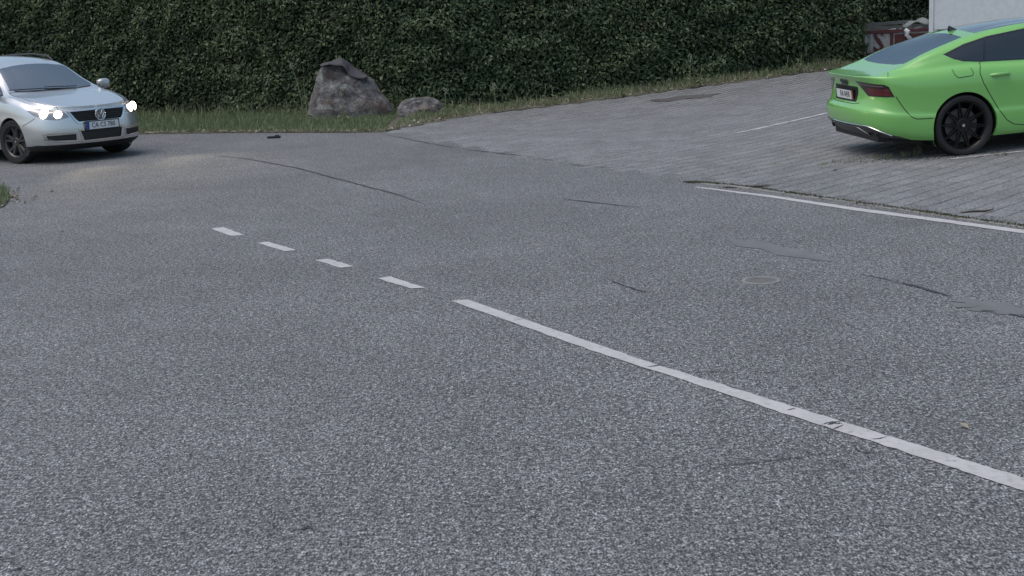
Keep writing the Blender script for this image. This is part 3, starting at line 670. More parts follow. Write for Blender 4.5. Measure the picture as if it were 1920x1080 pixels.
rows = [(228, 572, 742), (210, 574, 741), (195, 579, 731), (180, 583, 717), (165, 588, 707), (152, 592, 700), (146, 593, 690), (140, 595, 664), (131, 598, 656), (123, 606, 648), (119.5, 618, 640)]
boulder('boulder', rows, BY, 0.95, 'large grey pointed boulder standing in the grass before the hedge', 21)
bp2 = at(790, 219)
rows = [(223, 745, 832), (210, 745, 833), (200, 746, 831), (192, 749, 825), (186.5, 757, 815), (183.5, 772, 805)]
boulder('boulder', rows, bp2.y, 0.6, 'small low rounded boulder right beside the large pointed one', 5, .06)
# roofing felt draped over the top
Zb = lambda x, y: (540 + x / 6, 90 + y / 6)
ridge = lerp_px([Zb(*p) for p in [(365, 200), (470, 160), (560, 118), (610, 105), (690, 168), (770, 228), (895, 312)]], 28)
front = lerp_px([Zb(*p) for p in [(365, 206), (470, 180), (545, 197), (610, 195), (655, 238), (680, 302), (760, 335), (830, 344), (893, 322)]], 28)
fel = []
for k, (a, b) in enumerate(zip(front, ridge)):
    A_ = on_y(a[0], a[1], BY + .12); B_r = on_y(b[0], b[1], BY + .50); row = []
    for f in (0, .2, .4, .6, .8, 1.0):
        p = A_.lerp(B_r, f); p.z += .035 * math.sin(f * math.pi) + .012 * math.sin(k * .9) * f; row.append(p)
    row.append(B_r + Vector((0.02, .16, -.05))); row.append(B_r + Vector((0.03, .25, -.22 + .02 * math.sin(k)))); fel.append(row)
n = len(fel[0]); V = [p for r_ in fel for p in r_]
o = mesh_obj('roofing_felt', V, [(i * n + j, i * n + j + 1, (i + 1) * n + j + 1, (i + 1) * n + j) for i in range(len(fel) - 1) for j in range(n - 1)], M['roof_felt'], None, 60)
md = o.modifiers.new('thickness', 'SOLIDIFY'); md.thickness = .012; md.offset = 1
tag(o, 'dark grey sheet of roofing felt draped over the big boulder', 'felt sheet')

# ------------------------------------------------------------------ weeds
def weed(px, py, height, seed, label, flower=True, leafy=.5):
    rs = random.Random(seed); p = at(px, py); root = tag(empty('weed', p), label, 'weed', 'weeds along the hedge')
    bm = bmesh.new(); pts = [Vector((0, 0, -.02))]; lx, ly = rs.gauss(0, .08), rs.gauss(0, .05)
    for k in range(1, 7): f = k / 6; pts.append(Vector((lx * f * f * height, ly * f * f * height, height * f)))
    bm_tube(bm, pts, [.010 * (1 - .5 * k / 6) for k in range(7)], 5)
    for s_ in range(rs.randint(1, 3)):
        k = rs.randint(3, 5); d_ = Vector((rs.gauss(0, .5), rs.gauss(0, .4), 1)).normalized(); bm_tube(bm, [pts[k], pts[k] + d_ * height * .12, pts[k] + d_ * height * .12 + Vector((0, 0, height * .12))], .0035, 4)
    me_o = bm_obj('stalk', bm, M['grass_blade'], root)
    a = me_o.data.attributes.new('tone', 'FLOAT', 'POINT'); a.data.foreach_set('value', [.75] * len(me_o.data.vertices))
    nl = int(6 + leafy * 14); Vv, Ff = [], []
    for k in range(nl):
        f = rs.uniform(.02, .75); i_ = min(int(f * 6), 5); b = pts[i_].lerp(pts[i_ + 1], f * 6 - i_); an = rs.uniform(0, 6.28); Lh = rs.uniform(.07, .17) * (1.2 - f)
        d_ = Vector((math.cos(an), math.sin(an), rs.uniform(.0, .8))).normalized(); sd_ = d_.cross(Vector((0, 0, 1))).normalized() * Lh * .22
        c0 = len(Vv); Vv += [b, b + d_ * Lh * .5 + sd_, b + d_ * Lh - Vector((0, 0, Lh * .3)), b + d_ * Lh * .5 - sd_]; Ff += [(c0, c0 + 1, c0 + 2), (c0, c0 + 2, c0 + 3)]
    fast_mesh('leaf_cluster', [tuple(v_) for v_ in Vv], Ff, M['grass_blade'], root, attr=[rs.uniform(.5, .9)] * len(Vv))['kind'] = 'stuff'
    if flower:
        Vv, Ff = [], []
        for k in range(16):
            c = pts[-1] + Vector((rs.gauss(0, .018), rs.gauss(0, .018), rs.uniform(-.12, .03) * min(1, height * 1.5))); r_ = rs.uniform(.012, .022); c0 = len(Vv)
            Vv += [c + Vector((r_, 0, 0)), c + Vector((-r_ * .5, r_ * .8, 0)), c + Vector((-r_ * .5, -r_ * .8, 0)), c + Vector((0, 0, r_ * 1.5))]; Ff += [(c0, c0 + 1, c0 + 3), (c0 + 1, c0 + 2, c0 + 3), (c0 + 2, c0, c0 + 3)]
        fast_mesh('flower_head', [tuple(v_) for v_ in Vv], Ff, M['flower'], root, attr=[rs.random()] * len(Vv))['kind'] = 'stuff'
for k, (a, b, hgt, lab, fl, lf) in enumerate([
        (570, 226, 1.12, 'tallest thin weed stalk just left of the big boulder', True, .3), (577, 228, .80, 'shorter weed stalk touching the left side of the big boulder', False, .5),
        (645, 233, .62, 'weed with yellowish tip in front of the big boulder', True, .7), (745, 212, .50, 'thin flowering weed in the gap between both boulders', True, .2),
        (762, 208, .42, 'flowering weed behind the left end of the small boulder', True, .3), (795, 207, .60, 'tall flowering weed rising behind the small boulder', True, .4),
        (836, 222, .52, 'leafy pale weed at the right end of the small boulder', True, 1.), (866, 214, .30, 'short weed right of the small boulder, before the hedge', False, .8),
        (930, 211, .52, 'single yellow tipped weed at the hedge foot halfway to the yard', True, .3), (1022, 199, .42, 'left one of two slim pale stalks at the hedge foot', False, .2),
        (1038, 198, .40, 'right one of two slim pale stalks at the hedge foot', False, .3), (1070, 194, .24, 'low leafy weed right of the two slim pale stalks', False, 1.),
        (1135, 186, .36, 'upright grassy weed at the hedge foot above the paving', False, .4), (1165, 183, .25, 'broad low weed beside the upright grassy one', False, 1.),
        (1294, 165, .62, 'tall leafy weed growing up the hedge above the dark stain', True, 1.), (1312, 163, .38, 'bushy dock weed right of the tall leafy one', False, 1.),
        (1475, 141, .40, 'left broad leafed weed near the rear of the green car', False, 1.), (1500, 137, .36, 'right broad leafed weed near the rear of the green car', False, 1.),
        (320, 224, .34, 'grassy weed at the hedge foot right of the silver car', False, .4), (410, 222, .32, 'weed at the hedge foot midway between silver car and boulder', False, .5),
        (540, 222, .40, 'pale grassy weed shortly left of the tall stalk by the boulder', False, .4)]):
    weed(a, b, hgt, 40 + k, lab, fl, lf)
# dark bar lying on the road
p = at(514, 259.5); bm = bmesh.new(); bm_box(bm, (0, 0, .022), (.22, .06, .035), bevel=.008); bm_box(bm, (.05, .0, .046), (.07, .04, .016), bevel=.005)
o = tag(bm_obj('debris_block', bm, M['debris_black'], None, 40), 'small black block lying on the asphalt below the grass verge', 'debris'); o.location = p; o.rotation_euler = (0, 0, R(4))
p = at(1832, 399); bm = bmesh.new(); bm_tube(bm, [Vector((-.14, 0, .008)), Vector((-.03, .01, .014)), Vector((.06, -.005, .012)), Vector((.14, .01, .02)), Vector((.15, .03, .035))], [.004, .009, .008, .006, .003], 6)
o = tag(bm_obj('twig', bm, M['bark'], None, 40), 'dark twig lying on the paving close to the white edge line', 'twig'); o.location = p; o.rotation_euler = (0, 0, R(3))

# ------------------------------------------------------------------ cars
def loft_body(plan, prof, wts, shoulder, bottom, roofline, rails, ncol=190, nlow=34, ntop=30):
    """half body (y >= 0). plan: (x, y) of the widest outline from rear middle to front middle;
    prof: {'rear'|'side'|'front': [(z, inset)] rows}; wts: per plan point (rear, front) weights;
    shoulder/bottom: tables x -> z for the flanks; roofline: x -> z of the middle; rails: x -> (y, z) of the roof rail"""
    plan = np.array(plan, float); n = len(plan); tt = np.linspace(0, n - 1, 1200); pc = catmull(plan, tt)
    s = np.r_[0, np.cumsum(np.hypot(*np.diff(pc, axis=0).T))]; tq = np.interp(np.linspace(0, s[-1], ncol), s, tt)
    pc = catmull(plan, tq); pc[0, 1] = 0; pc[-1, 1] = 0
    d_ = catmull(plan, np.minimum(tq + .02, n - 1)) - catmull(plan, np.maximum(tq - .02, 0)); d_[0] = (0, 1); d_[-1] = (0, -1)
    d_ /= np.linalg.norm(d_, axis=1)[:, None]; nrm = np.stack([-d_[:, 1], d_[:, 0]], 1)      # outward: rear first, then +y, then front
    W = np.stack([np.interp(tq, np.arange(n), [w_[0] for w_ in wts]), np.interp(tq, np.arange(n), [w_[1] for w_ in wts])], 1)
    nr = len(prof['side']); side = np.array(prof['side'], float); rear = np.array(prof['rear'], float); frnt = np.array(prof['front'], float)
    rows = np.zeros((ncol, nr, 3))
    for c in range(ncol):
        x = pc[c, 0]; zb = pchip(bottom, x)[0, 0]; zs = pchip(shoulder, x)[0, 0]
        sz = zb + (side[:, 0] - side[0, 0]) / (side[-1, 0] - side[0, 0]) * (zs - zb); wr, wf = W[c]; ws = 1 - wr - wf
        z = ws * sz + wr * rear[:, 0] + wf * frnt[:, 0]; ins = ws * side[:, 1] + wr * rear[:, 1] + wf * frnt[:, 1]
        rows[c, :, 0] = x - nrm[c, 0] * ins; rows[c, :, 1] = np.maximum(pc[c, 1] - nrm[c, 1] * ins, 0); rows[c, :, 2] = z
    low = np.stack([catmull(rows[c], np.linspace(0, nr - 1, nlow)) for c in range(ncol)])
    low[0, :, 1] = 0; low[-1, :, 1] = 0
    top = np.zeros((ncol, ntop, 3))
    for c in range(ncol):
        S = low[c, -1]; x = S[0]; zt = pchip(roofline, x)[0, 0]; ry, rz = pchip(rails, x)[0]
        ry = min(ry, S[1] * .93); 
        if c in (0, ncol - 1): top[c] = S; continue
        rz = max(rz, S[2] * .5 + zt * .5 if zt < S[2] + .12 else rz)
        k = min(1, max(0, (rz - S[2]) / .3)); mid = (S[1] * .5 + ry * .5 + .028 * k, S[2] * .5 + rz * .5)
        P = np.array([(S[1], S[2]), mid, (ry, rz), (ry * .62, rz + (zt - rz) * .66), (ry * .3, rz + (zt - rz) * .93), (0, zt), (-ry * .3, rz + (zt - rz) * .93)])
        C2 = catmull(P, np.linspace(0, 5, ntop)); top[c, :, 0] = x; top[c, :, 1] = np.maximum(C2[:, 0], 0); top[c, :, 2] = C2[:, 1]; top[c, -1, 1] = 0
    bm = bmesh.new()
    L = [[bm.verts.new(low[c, r]) for r in range(nlow)] for c in range(ncol)]; Tt = [[L[c][-1]] + [bm.verts.new(top[c, r]) for r in range(1, ntop)] for c in range(ncol)]
    for G_, m in ((L, nlow), (Tt, ntop)):
        for c in range(ncol - 1):
            for r in range(m - 1):
                try: bm.faces.new((G_[c][r], G_[c + 1][r], G_[c + 1][r + 1], G_[c][r + 1]))
                except ValueError: pass
    bmesh.ops.remove_doubles(bm, verts=bm.verts[:], dist=2e-4)
    bmesh.ops.dissolve_degenerate(bm, dist=1e-5, edges=bm.edges[:])
    bmesh.ops.recalc_face_normals(bm, faces=bm.faces[:]); bm.normal_update()
    big = max(bm.faces, key=lambda f: f.calc_center_median().y)
    if big.normal.y < 0: bmesh.ops.reverse_faces(bm, faces=bm.faces[:])
    bm.normal_update(); return bm

class Car:
    def __init__(s, root, bm):
        s.root = root; s.bm = bm; s.lay = bm.faces.layers.int.new('part'); s.bvh = BVHTree.FromBMesh(bm); s.names = {0: 'body'}
    def region(s, value, poly, view, only=None, sel=None):
        A, B, ok = {'side': (AX, AZ, lambda f: f.normal.y > .12), 'rear': (AY, AZ, lambda f: f.normal.x < -.15), 'front': (AY, AZ, lambda f: f.normal.x > .12),
                    'top': (AX, AY, lambda f: f.normal.z > .15), 'reardiag': (Vector((.7071, .7071, 0)), AZ, lambda f: f.normal.dot(Vector((-.7071, .7071, 0))) > .1),
                    'frontdiag': (Vector((-.7071, .7071, 0)), AZ, lambda f: f.normal.dot(Vector((.7071, .7071, 0))) > .1)}[view]
        cut(s.bm, s.lay, poly, A, B, (lambda f: ok(f) and sel(f)) if sel else ok, value, only)
    def finish(s, parts):
        """parts: value -> (name, material, 'both'|'pair', push outwards, label)"""
        bm = s.bm; bm.normal_update(); bm.verts.index_update()
        nv = {v_: v_.normal.copy() for v_ in bm.verts}
        for v_ in bm.verts:
            if v_.co.y < 1e-4:
                q = nv[v_]; q.y = 0
                if q.length > 1e-6: nv[v_] = q.normalized()
        out = {}
        for val, (name, mat, mode, push, label) in parts.items():
            fs = [f for f in bm.faces if f[s.lay] == val]
            if not fs: print('EMPTY PART', name); continue
            vs = list({v_ for f in fs for v_ in f.verts}); ix = {v_: i for i, v_ in enumerate(vs)}
            co = [v_.co + nv[v_] * push for v_ in vs]; no = [nv[v_] for v_ in vs]; F = [[ix[v_] for v_ in f.verts] for f in fs]
            mc = [Vector((p.x, -p.y, p.z)) for p in co]; mn = [Vector((p.x, -p.y, p.z)) for p in no]
            mid_ = [abs(p.y) < 1e-4 for p in co]; re_ = []; ex_ = []
            for i_, m_ in enumerate(mid_):
                if m_: re_.append(i_)
                else: re_.append(len(co) + len(ex_)); ex_.append(i_)
            jobs = [(co + [mc[i_] for i_ in ex_], no + [mn[i_] for i_ in ex_], F + [[re_[i] for i in f[::-1]] for f in F])] if mode == 'both' else [(co, no, F), (mc, mn, [f[::-1] for f in F])]
            for C_, N_, F_ in jobs:
                me = bpy.data.meshes.new(name); me.from_pydata([tuple(p) for p in C_], [], F_); me.update(); me.materials.append(mat)
                me.polygons.foreach_set('use_smooth', [True] * len(me.polygons)); me.normals_split_custom_set_from_vertices([tuple(p) for p in N_])
                o = link(bpy.data.objects.new(name, me), s.root); out.setdefault(name, []).append(o)
                if label: o['label'] = label
        return out
    def hit(s, view, a, b):
        o, d_ = {'side': (Vector((a, 3, b)), Vector((0, -1, 0))), 'rear': (Vector((-6, a, b)), Vector((1, 0, 0))), 'front': (Vector((6, a, b)), Vector((-1, 0, 0))), 'top': (Vector((a, b, 4)), Vector((0, 0, -1)))}[view]
        h = s.bvh.ray_cast(o, d_); return (h[0], h[1]) if h[0] is not None else (None, None)
    def seam(s, name, pts, view, width, mat, lift=.0015, parent=None, pair=True, closed=False, step=.02, whole=False):
        """narrow strip that follows the body surface"""
        if closed: pts = pts + [pts[0]]
        P = np.array(pts, float); cum = np.r_[0, np.cumsum(np.hypot(*np.diff(P, axis=0).T))]; m = max(4, int(cum[-1] / step)); q = np.linspace(0, cum[-1], m)
        xs, ys = np.interp(q, cum, P[:, 0]), np.interp(q, cum, P[:, 1]); pts3 = [s.hit(view, a, b) for a, b in zip(xs, ys)]; pts3 = [p for p in pts3 if p[0] is not None]; V = []
        for i, (p, nn) in enumerate(pts3):
            d_ = pts3[min(i + 1, len(pts3) - 1)][0] - pts3[max(i - 1, 0)][0]
            if nn.dot({'side': AY, 'rear': -AX, 'front': AX, 'top': AZ}[view]) < 0: nn = -nn
            sd_ = nn.cross(d_).normalized() * width / 2; V += [p + sd_ + nn * lift, p - sd_ + nn * lift]
        if len(V) < 4: return []
        F = [(2 * i, 2 * i + 1, 2 * i + 3, 2 * i + 2) for i in range(len(V) // 2 - 1)]; mv = [Vector((p.x, -p.y, p.z)) for p in V]; par = parent or s.root
        if whole: return [mesh_obj(name, V + mv, F + [tuple(k + len(V) for k in f[::-1]) for f in F], mat, par, 60)]
        r_ = [mesh_obj(name, V, F, mat, par, 60)]
        if pair: r_.append(mesh_obj(name, mv, [f[::-1] for f in F], mat, par, 60))
        return r_
def circle(cx, cz, r, n=44, a0=0, a1=360): return [(cx + r * math.cos(R(a0 + (a1 - a0) * k / n)), cz + r * math.sin(R(a0 + (a1 - a0) * k / n))) for k in range(n)]
def wheel(root, x, y, rad, rim_r, width, style, rimmat, steer=0.0):
    """wheel part with tyre, rim and brake disc; outer side towards sign of y"""
    sg = 1 if y > 0 else -1; h = width / 2
    bm = bmesh.new(); bm_lathe(bm, [(rim_r * .98, -h * .8), (rim_r * .93, -h * .3), (rim_r * .90, h * .55), (rim_r * .965, h * .8), (rim_r * 1.0, h * .86), (rim_r * 1.015, h * .80)], 48)
    wh = bm_obj('wheel', bm, rimmat, root, 40); wh.location = (x, y, rad); wh.rotation_euler = (0, 0, (0 if sg > 0 else math.pi) + steer)
    bm = bmesh.new(); bm_lathe(bm, [(rim_r * .99, -h * .78), (rim_r * 1.06, -h * .98), (rad * .93, -h * 1.0), (rad * .985, -h * .86), (rad, -h * .6), (rad, h * .6), (rad * .985, h * .86), (rad * .93, h * 1.0), (rim_r * 1.06, h * .98), (rim_r * .99, h * .82)], 56)
    bm_obj('tyre', bm, M['rubber'], wh, 30)
    bm = bmesh.new()
    def bar(a0, r0, a1, r1, w0, w1, y0, y1, th=.02):
        p = [Vector((r0 * math.cos(a0), y0, r0 * math.sin(a0))), Vector((r1 * math.cos(a1), y1, r1 * math.sin(a1)))]; d_ = (p[1] - p[0]).normalized(); sd_ = d_.cross(AY).normalized()
        vs = []
        for q, ww in ((p[0], w0), (p[1], w1)):
            for sx, sy in ((-1, -1), (1, -1), (.55, 0), (-.55, 0)): vs.append(bm.verts.new(q + sd_ * sx * ww / 2 + AY * (sy * th)))
        for k in range(4): bm.faces.new((vs[k], vs[(k + 1) % 4], vs[4 + (k + 1) % 4], vs[4 + k]))
        bm.faces.new(vs[3::-1]); bm.faces.new(vs[4:])
    if style == 'star':
        for k in range(10):
            a = 2 * math.pi * k / 10 + .1
            for s_ in (-1, 1): bar(a + s_ * .30, rim_r * .27, a + s_ * .02, rim_r * .98, .026, .015, h * .64, h * .82)
    else:
        for k in range(5):
            a = 2 * math.pi * k / 5 + .3
            for s_ in (-1, 1): bar(a + s_ * .10, rim_r * .22, a + s_ * .20, rim_r * .96, .055, .05, h * .62, h * .74)
    rr = bm_lathe(bm, [(rim_r * .30, h * .50), (rim_r * .30, h * .62), (rim_r * .25, h * .68), (rim_r * .13, h * .66), (rim_r * .12, h * .70)], 30); bm.faces.new(rr[-1])
    bm_obj('rim', bm, rimmat, wh, 30)
    bm = bmesh.new(); rr = bm_lathe(bm, [(rim_r * .70, h * .05), (rim_r * .70, h * .17), (rim_r * .40, h * .17), (rim_r * .38, h * .3)], 36); bm.faces.new(rr[-1]); bm_obj('brake_disc', bm, M['cast_iron'], wh, 30)
    bm = bmesh.new(); rr = bm_lathe(bm, [(rim_r * .065, h * .70), (rim_r * .065, h * .73), (rim_r * .045, h * .735)], 16); bm.faces.new(rr[-1]); bm_obj('hub_cap', bm, M['chrome'], wh, 30)
    return wh
def wheel_well(car, x, zc, r, yin):
    """dark liner and the rolled paint edge of a wheel arch, both sides"""
    for sg in (1, -1):
        V = []; m = 30
        for k in range(m + 1):
            a = R(-35 + 250 * k / m); px, pz = x + r * math.cos(a), zc + r * math.sin(a); hp, nn = car.hit('side', x + (r + .004) * math.cos(a), zc + (r + .004) * math.sin(a)); yo = (hp.y if hp is not None else .86) - .002
            V += [Vector((px, yo * sg, pz)), Vector((px, (yo - .03) * sg, pz)), Vector((px, yin * sg, pz))]
        F = [(3 * k + j, 3 * k + j + 1, 3 * k + j + 4, 3 * k + j + 3) for k in range(m) for j in (1,)]
        F.append(tuple(3 * k + 2 for k in range(m + 1)))
        mesh_obj('wheel_well', V, F, M['black_plastic'], car.root)
        mesh_obj('arch_lip', V, [(3 * k, 3 * k + 1, 3 * k + 4, 3 * k + 3) for k in range(m)], car.paint, car.root, 60)
def plate(car_root, x, z, yaw, txt, tilt, band, sx=1.0):
    """number plate with lettering; faces -x when yaw is 0"""
    bm = bmesh.new(); bm_box(bm, (0, 0, 0), (.012, .52, .11), bevel=.004); o = bm_obj('number_plate', bm, M['plate_white'], car_root); o.location = (x, 0, z); o.rotation_euler = (0, tilt, yaw)
    # seen from outside, text runs towards -y at the rear
    text_mesh('plate_lettering', txt, .095, M['plate_black'], o, (-.0075, -.012, 0), (R(90), 0, R(-90)), .0008, (.88, 1.05, 1), bold=.0)
    bm = bmesh.new(); bm_box(bm, (-.0065, .236 if band == 'plate_blue' else -.236, 0), (.002, .042, .104)); bm_obj('plate_band', bm, M[band], o)
    bm = bmesh.new()
    for dy, dz, a, b in ((0, .060, .54, .012), (0, -.060, .54, .012), (.266, 0, .012, .13), (-.266, 0, .012, .13)): bm_box(bm, (.001, dy, dz), (.016, a, b))
    bm_obj('plate_frame', bm, M['plate_black'], o)
    return o
def seats(root, rows, zf, mat):
    for (x, y) in rows:
        bm = bmesh.new(); bm_box(bm, (0, 0, .12), (.50, .50, .16), bevel=.05); bm_box(bm, (-.27, 0, .46), (.13, .48, .60), Matrix.Rotation(-.28, 3, 'Y'), bevel=.05); bm_box(bm, (-.39, 0, .83), (.09, .26, .17), Matrix.Rotation(-.2, 3, 'Y'), bevel=.035)
        o = bm_obj('seat', bm, mat, root, 40); o.location = (x, y, zf)
def mirror_housing(root, x, y, z, mat, sg):
    bm = bmesh.new(); bmesh.ops.create_uvsphere(bm, u_segments=20, v_segments=12, radius=1.0)
    for v_ in bm.verts:
        v_.co = Vector((v_.co.x * .085 if v_.co.x > 0 else v_.co.x * .035, math.copysign(abs(v_.co.y) ** .8, v_.co.y) * .115, math.copysign(abs(v_.co.z) ** .75, v_.co.z) * .075))
    o = bm_obj('wing_mirror', bm, mat, root, 60); o.location = (x, y * sg, z)
    bm = bmesh.new(); bm_box(bm, (.0, -.12 * sg, -.045), (.07, .24, .05), Matrix.Rotation(.15 * sg, 3, 'X'), bevel=.012); bm_obj('mirror_arm', bm, mat, o)
    bm = bmesh.new(); bm_box(bm, (-.036, 0, 0), (.006, .18, .11), bevel=.002); bm_obj('mirror_glass', bm, M['chrome'], o)
def handle(root, car, x, z, mat):
    for sg in (1, -1):
        h, nn = car.hit('side', x, z); bm = bmesh.new(); bm_tube(bm, [Vector((-.115, -.012, 0)), Vector((-.09, .022, .002)), Vector((0, .032, .004)), Vector((.09, .022, .002)), Vector((.115, -.012, 0))], [.014, .017, .018, .017, .014], 8)
        for v_ in bm.verts: v_.co.y *= sg; v_.co.z *= 1.15
        o = bm_obj('door_handle', bm, mat, root, 50); o.location = (h.x, h.y * sg, h.z)

# ---- green fastback -------------------------------------------------------------------------
GX, GY, GYAW, GP, GS = 5.0747, 15.8733, 0.118, 0.046, 0.975
green = tag(empty('parked_car', (GX, GY, 0)), 'bright green fastback car with black wheels parked on the paved yard', 'car')
green.scale = (GS,) * 3
def put_car(root, x, y, yaw, wb, track, s_):
    """stand the car on the terrain: heights under the four tyres give pitch and roll"""
    c_, sn = math.cos(yaw), math.sin(yaw); pt = lambda a, b: terrain(x + (c_ * a - sn * b) * s_, y + (sn * a + c_ * b) * s_)
    rz = (pt(0, track) + pt(0, -track)) / 2; fz = (pt(wb, track) + pt(wb, -track)) / 2; pitch = math.atan2(fz - rz, wb * s_)
    roll = math.atan2(pt(wb / 2, track) - pt(wb / 2, -track), 2 * track * s_)
    root.rotation_euler = (roll, -pitch if wb > 0 else 0, yaw); root.location = (x, y, rz)
    root.rotation_mode = 'XYZ'
put_car(green, GX, GY, GYAW, 2.914, .81, GS)
plan = [(-1.13, 0), (-1.12, .3), (-1.085, .56), (-1.0, .77), (-.84, .885), (-.6, .925), (-.3, .948), (0, .955), (.6, .945), (1.2, .935), (1.8, .935), (2.4, .945), (2.914, .95), (3.25, .925), (3.52, .85), (3.70, .70), (3.80, .42), (3.84, 0)]
wts = [(1, 0), (1, 0), (.95, 0), (.72, 0), (.38, 0), (.12, 0), (0, 0), (0, 0), (0, 0), (0, 0), (0, 0), (0, 0), (0, .05), (0, .25), (0, .6), (0, .9), (0, 1), (0, 1)]
prof = {'rear': [(.30, .13), (.40, .04), (.50, .005), (.62, .0), (.665, .05), (.78, .082), (.90, .07), (.955, .045), (.992, .02), (1.0, .028)],
        'side': [(.20, .05), (.26, .012), (.36, .0), (.48, .004), (.52, .018), (.66, .022), (.80, .022), (.90, .040), (.98, .085), (1.02, .150)],
        'front': [(.20, .12), (.28, .03), (.40, .0), (.50, .0), (.54, .01), (.60, .02), (.66, .04), (.70, .07), (.73, .11), (.75, .17)]}
shoulder = [(-1.2, 1.0), (-.9, 1.005), (-.5, 1.03), (0, 1.04), (.8, 1.005), (1.8, .975), (2.5, .95), (3.0, .89), (3.4, .82), (3.84, .75)]
bottom = [(-1.2, .29), (-.9, .27), (-.4, .22), (.4, .20), (2.6, .19), (3.84, .2)]
roofl = [(-1.2, .995), (-1.08, .998), (-.95, 1.010), (-.80, 1.03), (-.62, 1.078), (-.3, 1.205), (0, 1.305), (.3, 1.382), (.7, 1.435), (1.1, 1.455), (1.5, 1.442), (1.8, 1.40), (2.1, 1.285), (2.4, 1.14), (2.6, 1.04), (2.9, .985), (3.3, .90), (3.6, .80), (3.84, .75)]
rails = [(-1.2, .60, .995), (-.95, .62, 1.008), (-.70, .66, 1.06), (-.33, .655, 1.19), (0, .63, 1.275), (.3, .605, 1.335), (.9, .58, 1.395), (1.4, .575, 1.395), (1.8, .60, 1.32), (2.1, .66, 1.17), (2.45, .72, 1.0), (2.9, .66, .93), (3.4, .60, .84), (3.84, .5, .75)]
g = Car(green, loft_body(plan, prof, wts, shoulder, bottom, roofl, rails)); g.paint = M['paint_green']
g.region(9, circle(0, .355, .385), 'side'); g.region(9, circle(2.914, .355, .385), 'side')
DLO = [(-.15, 1.172), (-.05, 1.112), (.06, 1.075), (.26, 1.05), (.8, 1.022), (1.6, 1.0), (2.28, .99), (2.22, 1.06), (2.05, 1.16), (1.82, 1.275), (1.55, 1.35), (1.25, 1.372), (.9, 1.368), (.42, 1.322), (.12, 1.262)]
g.region(1, DLO, 'side')
g.region(2, [(-.115, 1.168), (-.03, 1.12), (.07, 1.09), (.245, 1.068), (.30, 1.06), (.375, 1.298), (.12, 1.242)], 'side', only=(1,))
g.region(3, [(.325, 1.06), (.8, 1.038), (1.20, 1.026), (1.23, 1.352), (.9, 1.35), (.42, 1.306), (.395, 1.298)], 'side', only=(1,))
g.region(4, [(1.31, 1.022), (1.6, 1.014), (2.18, 1.008), (2.03, 1.14), (1.81, 1.252), (1.54, 1.328), (1.33, 1.348)], 'side', only=(1,))
g.region(5, [(-.615, -.01), (-.605, .40), (-.575, .60), (-.48, .612), (-.1, .575), (.17, .53), (.19, .3), (.20, -.01)], 'top')
g.region(6, [(.34, -.01), (.33, .50), (.6, .525), (1.2, .50), (1.70, .50), (1.74, .3), (1.75, -.01)], 'top')
g.region(7, [(1.80, -.01), (1.79, .45), (1.84, .54), (2.2, .64), (2.45, .68), (2.52, .5), (2.56, -.01)], 'top')
tl = [(.375, .930), (.62, .922), (.80, .912), (.875, .885), (.92, .80), (.925, .765), (.56, .772)]
tl = [((a * 1.0 - .0) * 1.0, b) for a, b in tl]
DX = -1.1 * .7071
g.region(10, [(DX + (.06 + .33) * .7071, .935), (DX + (.06 + .60) * .7071, .925), (DX + 1.00 * .7071, .905), (DX + 1.07 * .7071, .88), (DX + 1.15 * .7071, .76), (DX + .67 * .7071, .775)], 'reardiag')
g.region(11, [(DX + .62 * .7071, .868), (DX + 1.06 * .7071, .855), (DX + 1.125 * .7071, .773), (DX + .70 * .7071, .787)], 'reardiag', only=(10,))
g.region(12, [(DX + .43 * .7071, .917), (DX + .98 * .7071, .893), (DX + .99 * .7071, .876), (DX + .455 * .7071, .900)], 'reardiag', only=(10,))
g.region(13, [(-.01, .428), (.66, .428), (.79, .385), (.86, .30), (.86, .25), (-.01, .25)], 'rear')
g.region(14, [(-.01, .69), (.33, .69), (.36, .845), (.34, .868), (-.01, .868)], 'rear', sel=lambda f: f.calc_center_median().z > .672 and f.calc_center_median().x < -.6)
g.region(15, [(-.01, .42), (.36, .42), (.40, .50), (.50, .68), (.40, .72), (-.01, .73)], 'front')
g.region(16, [(.55, .62), (.80, .64), (.86, .70), (.70, .72), (.54, .69)], 'front')
gp = g.finish({0: ('body', M['paint_green'], 'both', 0, None), 1: ('window_trim', M['gloss_black'], 'pair', .001, None), 2: ('quarter_window', M['tinted_glass'], 'pair', -.002, None), 3: ('rear_door_window', M['tinted_glass'], 'pair', -.002, None),
               4: ('front_door_window', M['tinted_glass'], 'pair', -.002, None), 5: ('rear_window', M['screen_glass'], 'both', 0, 'steeply raked tinted rear window'), 6: ('roof_panel', M['roof_glass'], 'both', .001, 'dark glass roof panel'), 7: ('windscreen', M['tinted_glass'], 'both', 0, None),
               10: ('tail_light', M['dark_lamp'], 'pair', .004, None), 11: ('tail_light_lens', M['red_lamp'], 'pair', .004, None), 12: ('light_strip', M['lamp_strip'], 'pair', .004, None), 13: ('diffuser', M['diffuser_grey'], 'both', -.004, 'black lower rear diffuser'),
               14: ('plate_recess', M['black_plastic'], 'both', .001, None), 15: ('grille', M['black_plastic'], 'both', 0, None), 16: ('headlight', M['lamp_housing'], 'pair', .003, None)})
for a, b in zip(gp['tail_light'], gp['tail_light_lens']): b.parent = a
for a, b in zip(gp['tail_light'], gp['light_strip']): b.parent = a
for cx in (0, 2.914): wheel_well(g, cx, .355, .385, .52)
for cx in (0, 2.914):
    for sg in (1, -1): wheel(green, cx, sg * .80, .352, .278, .262, 'star', M['rim_black'])
K = M['plate_black']
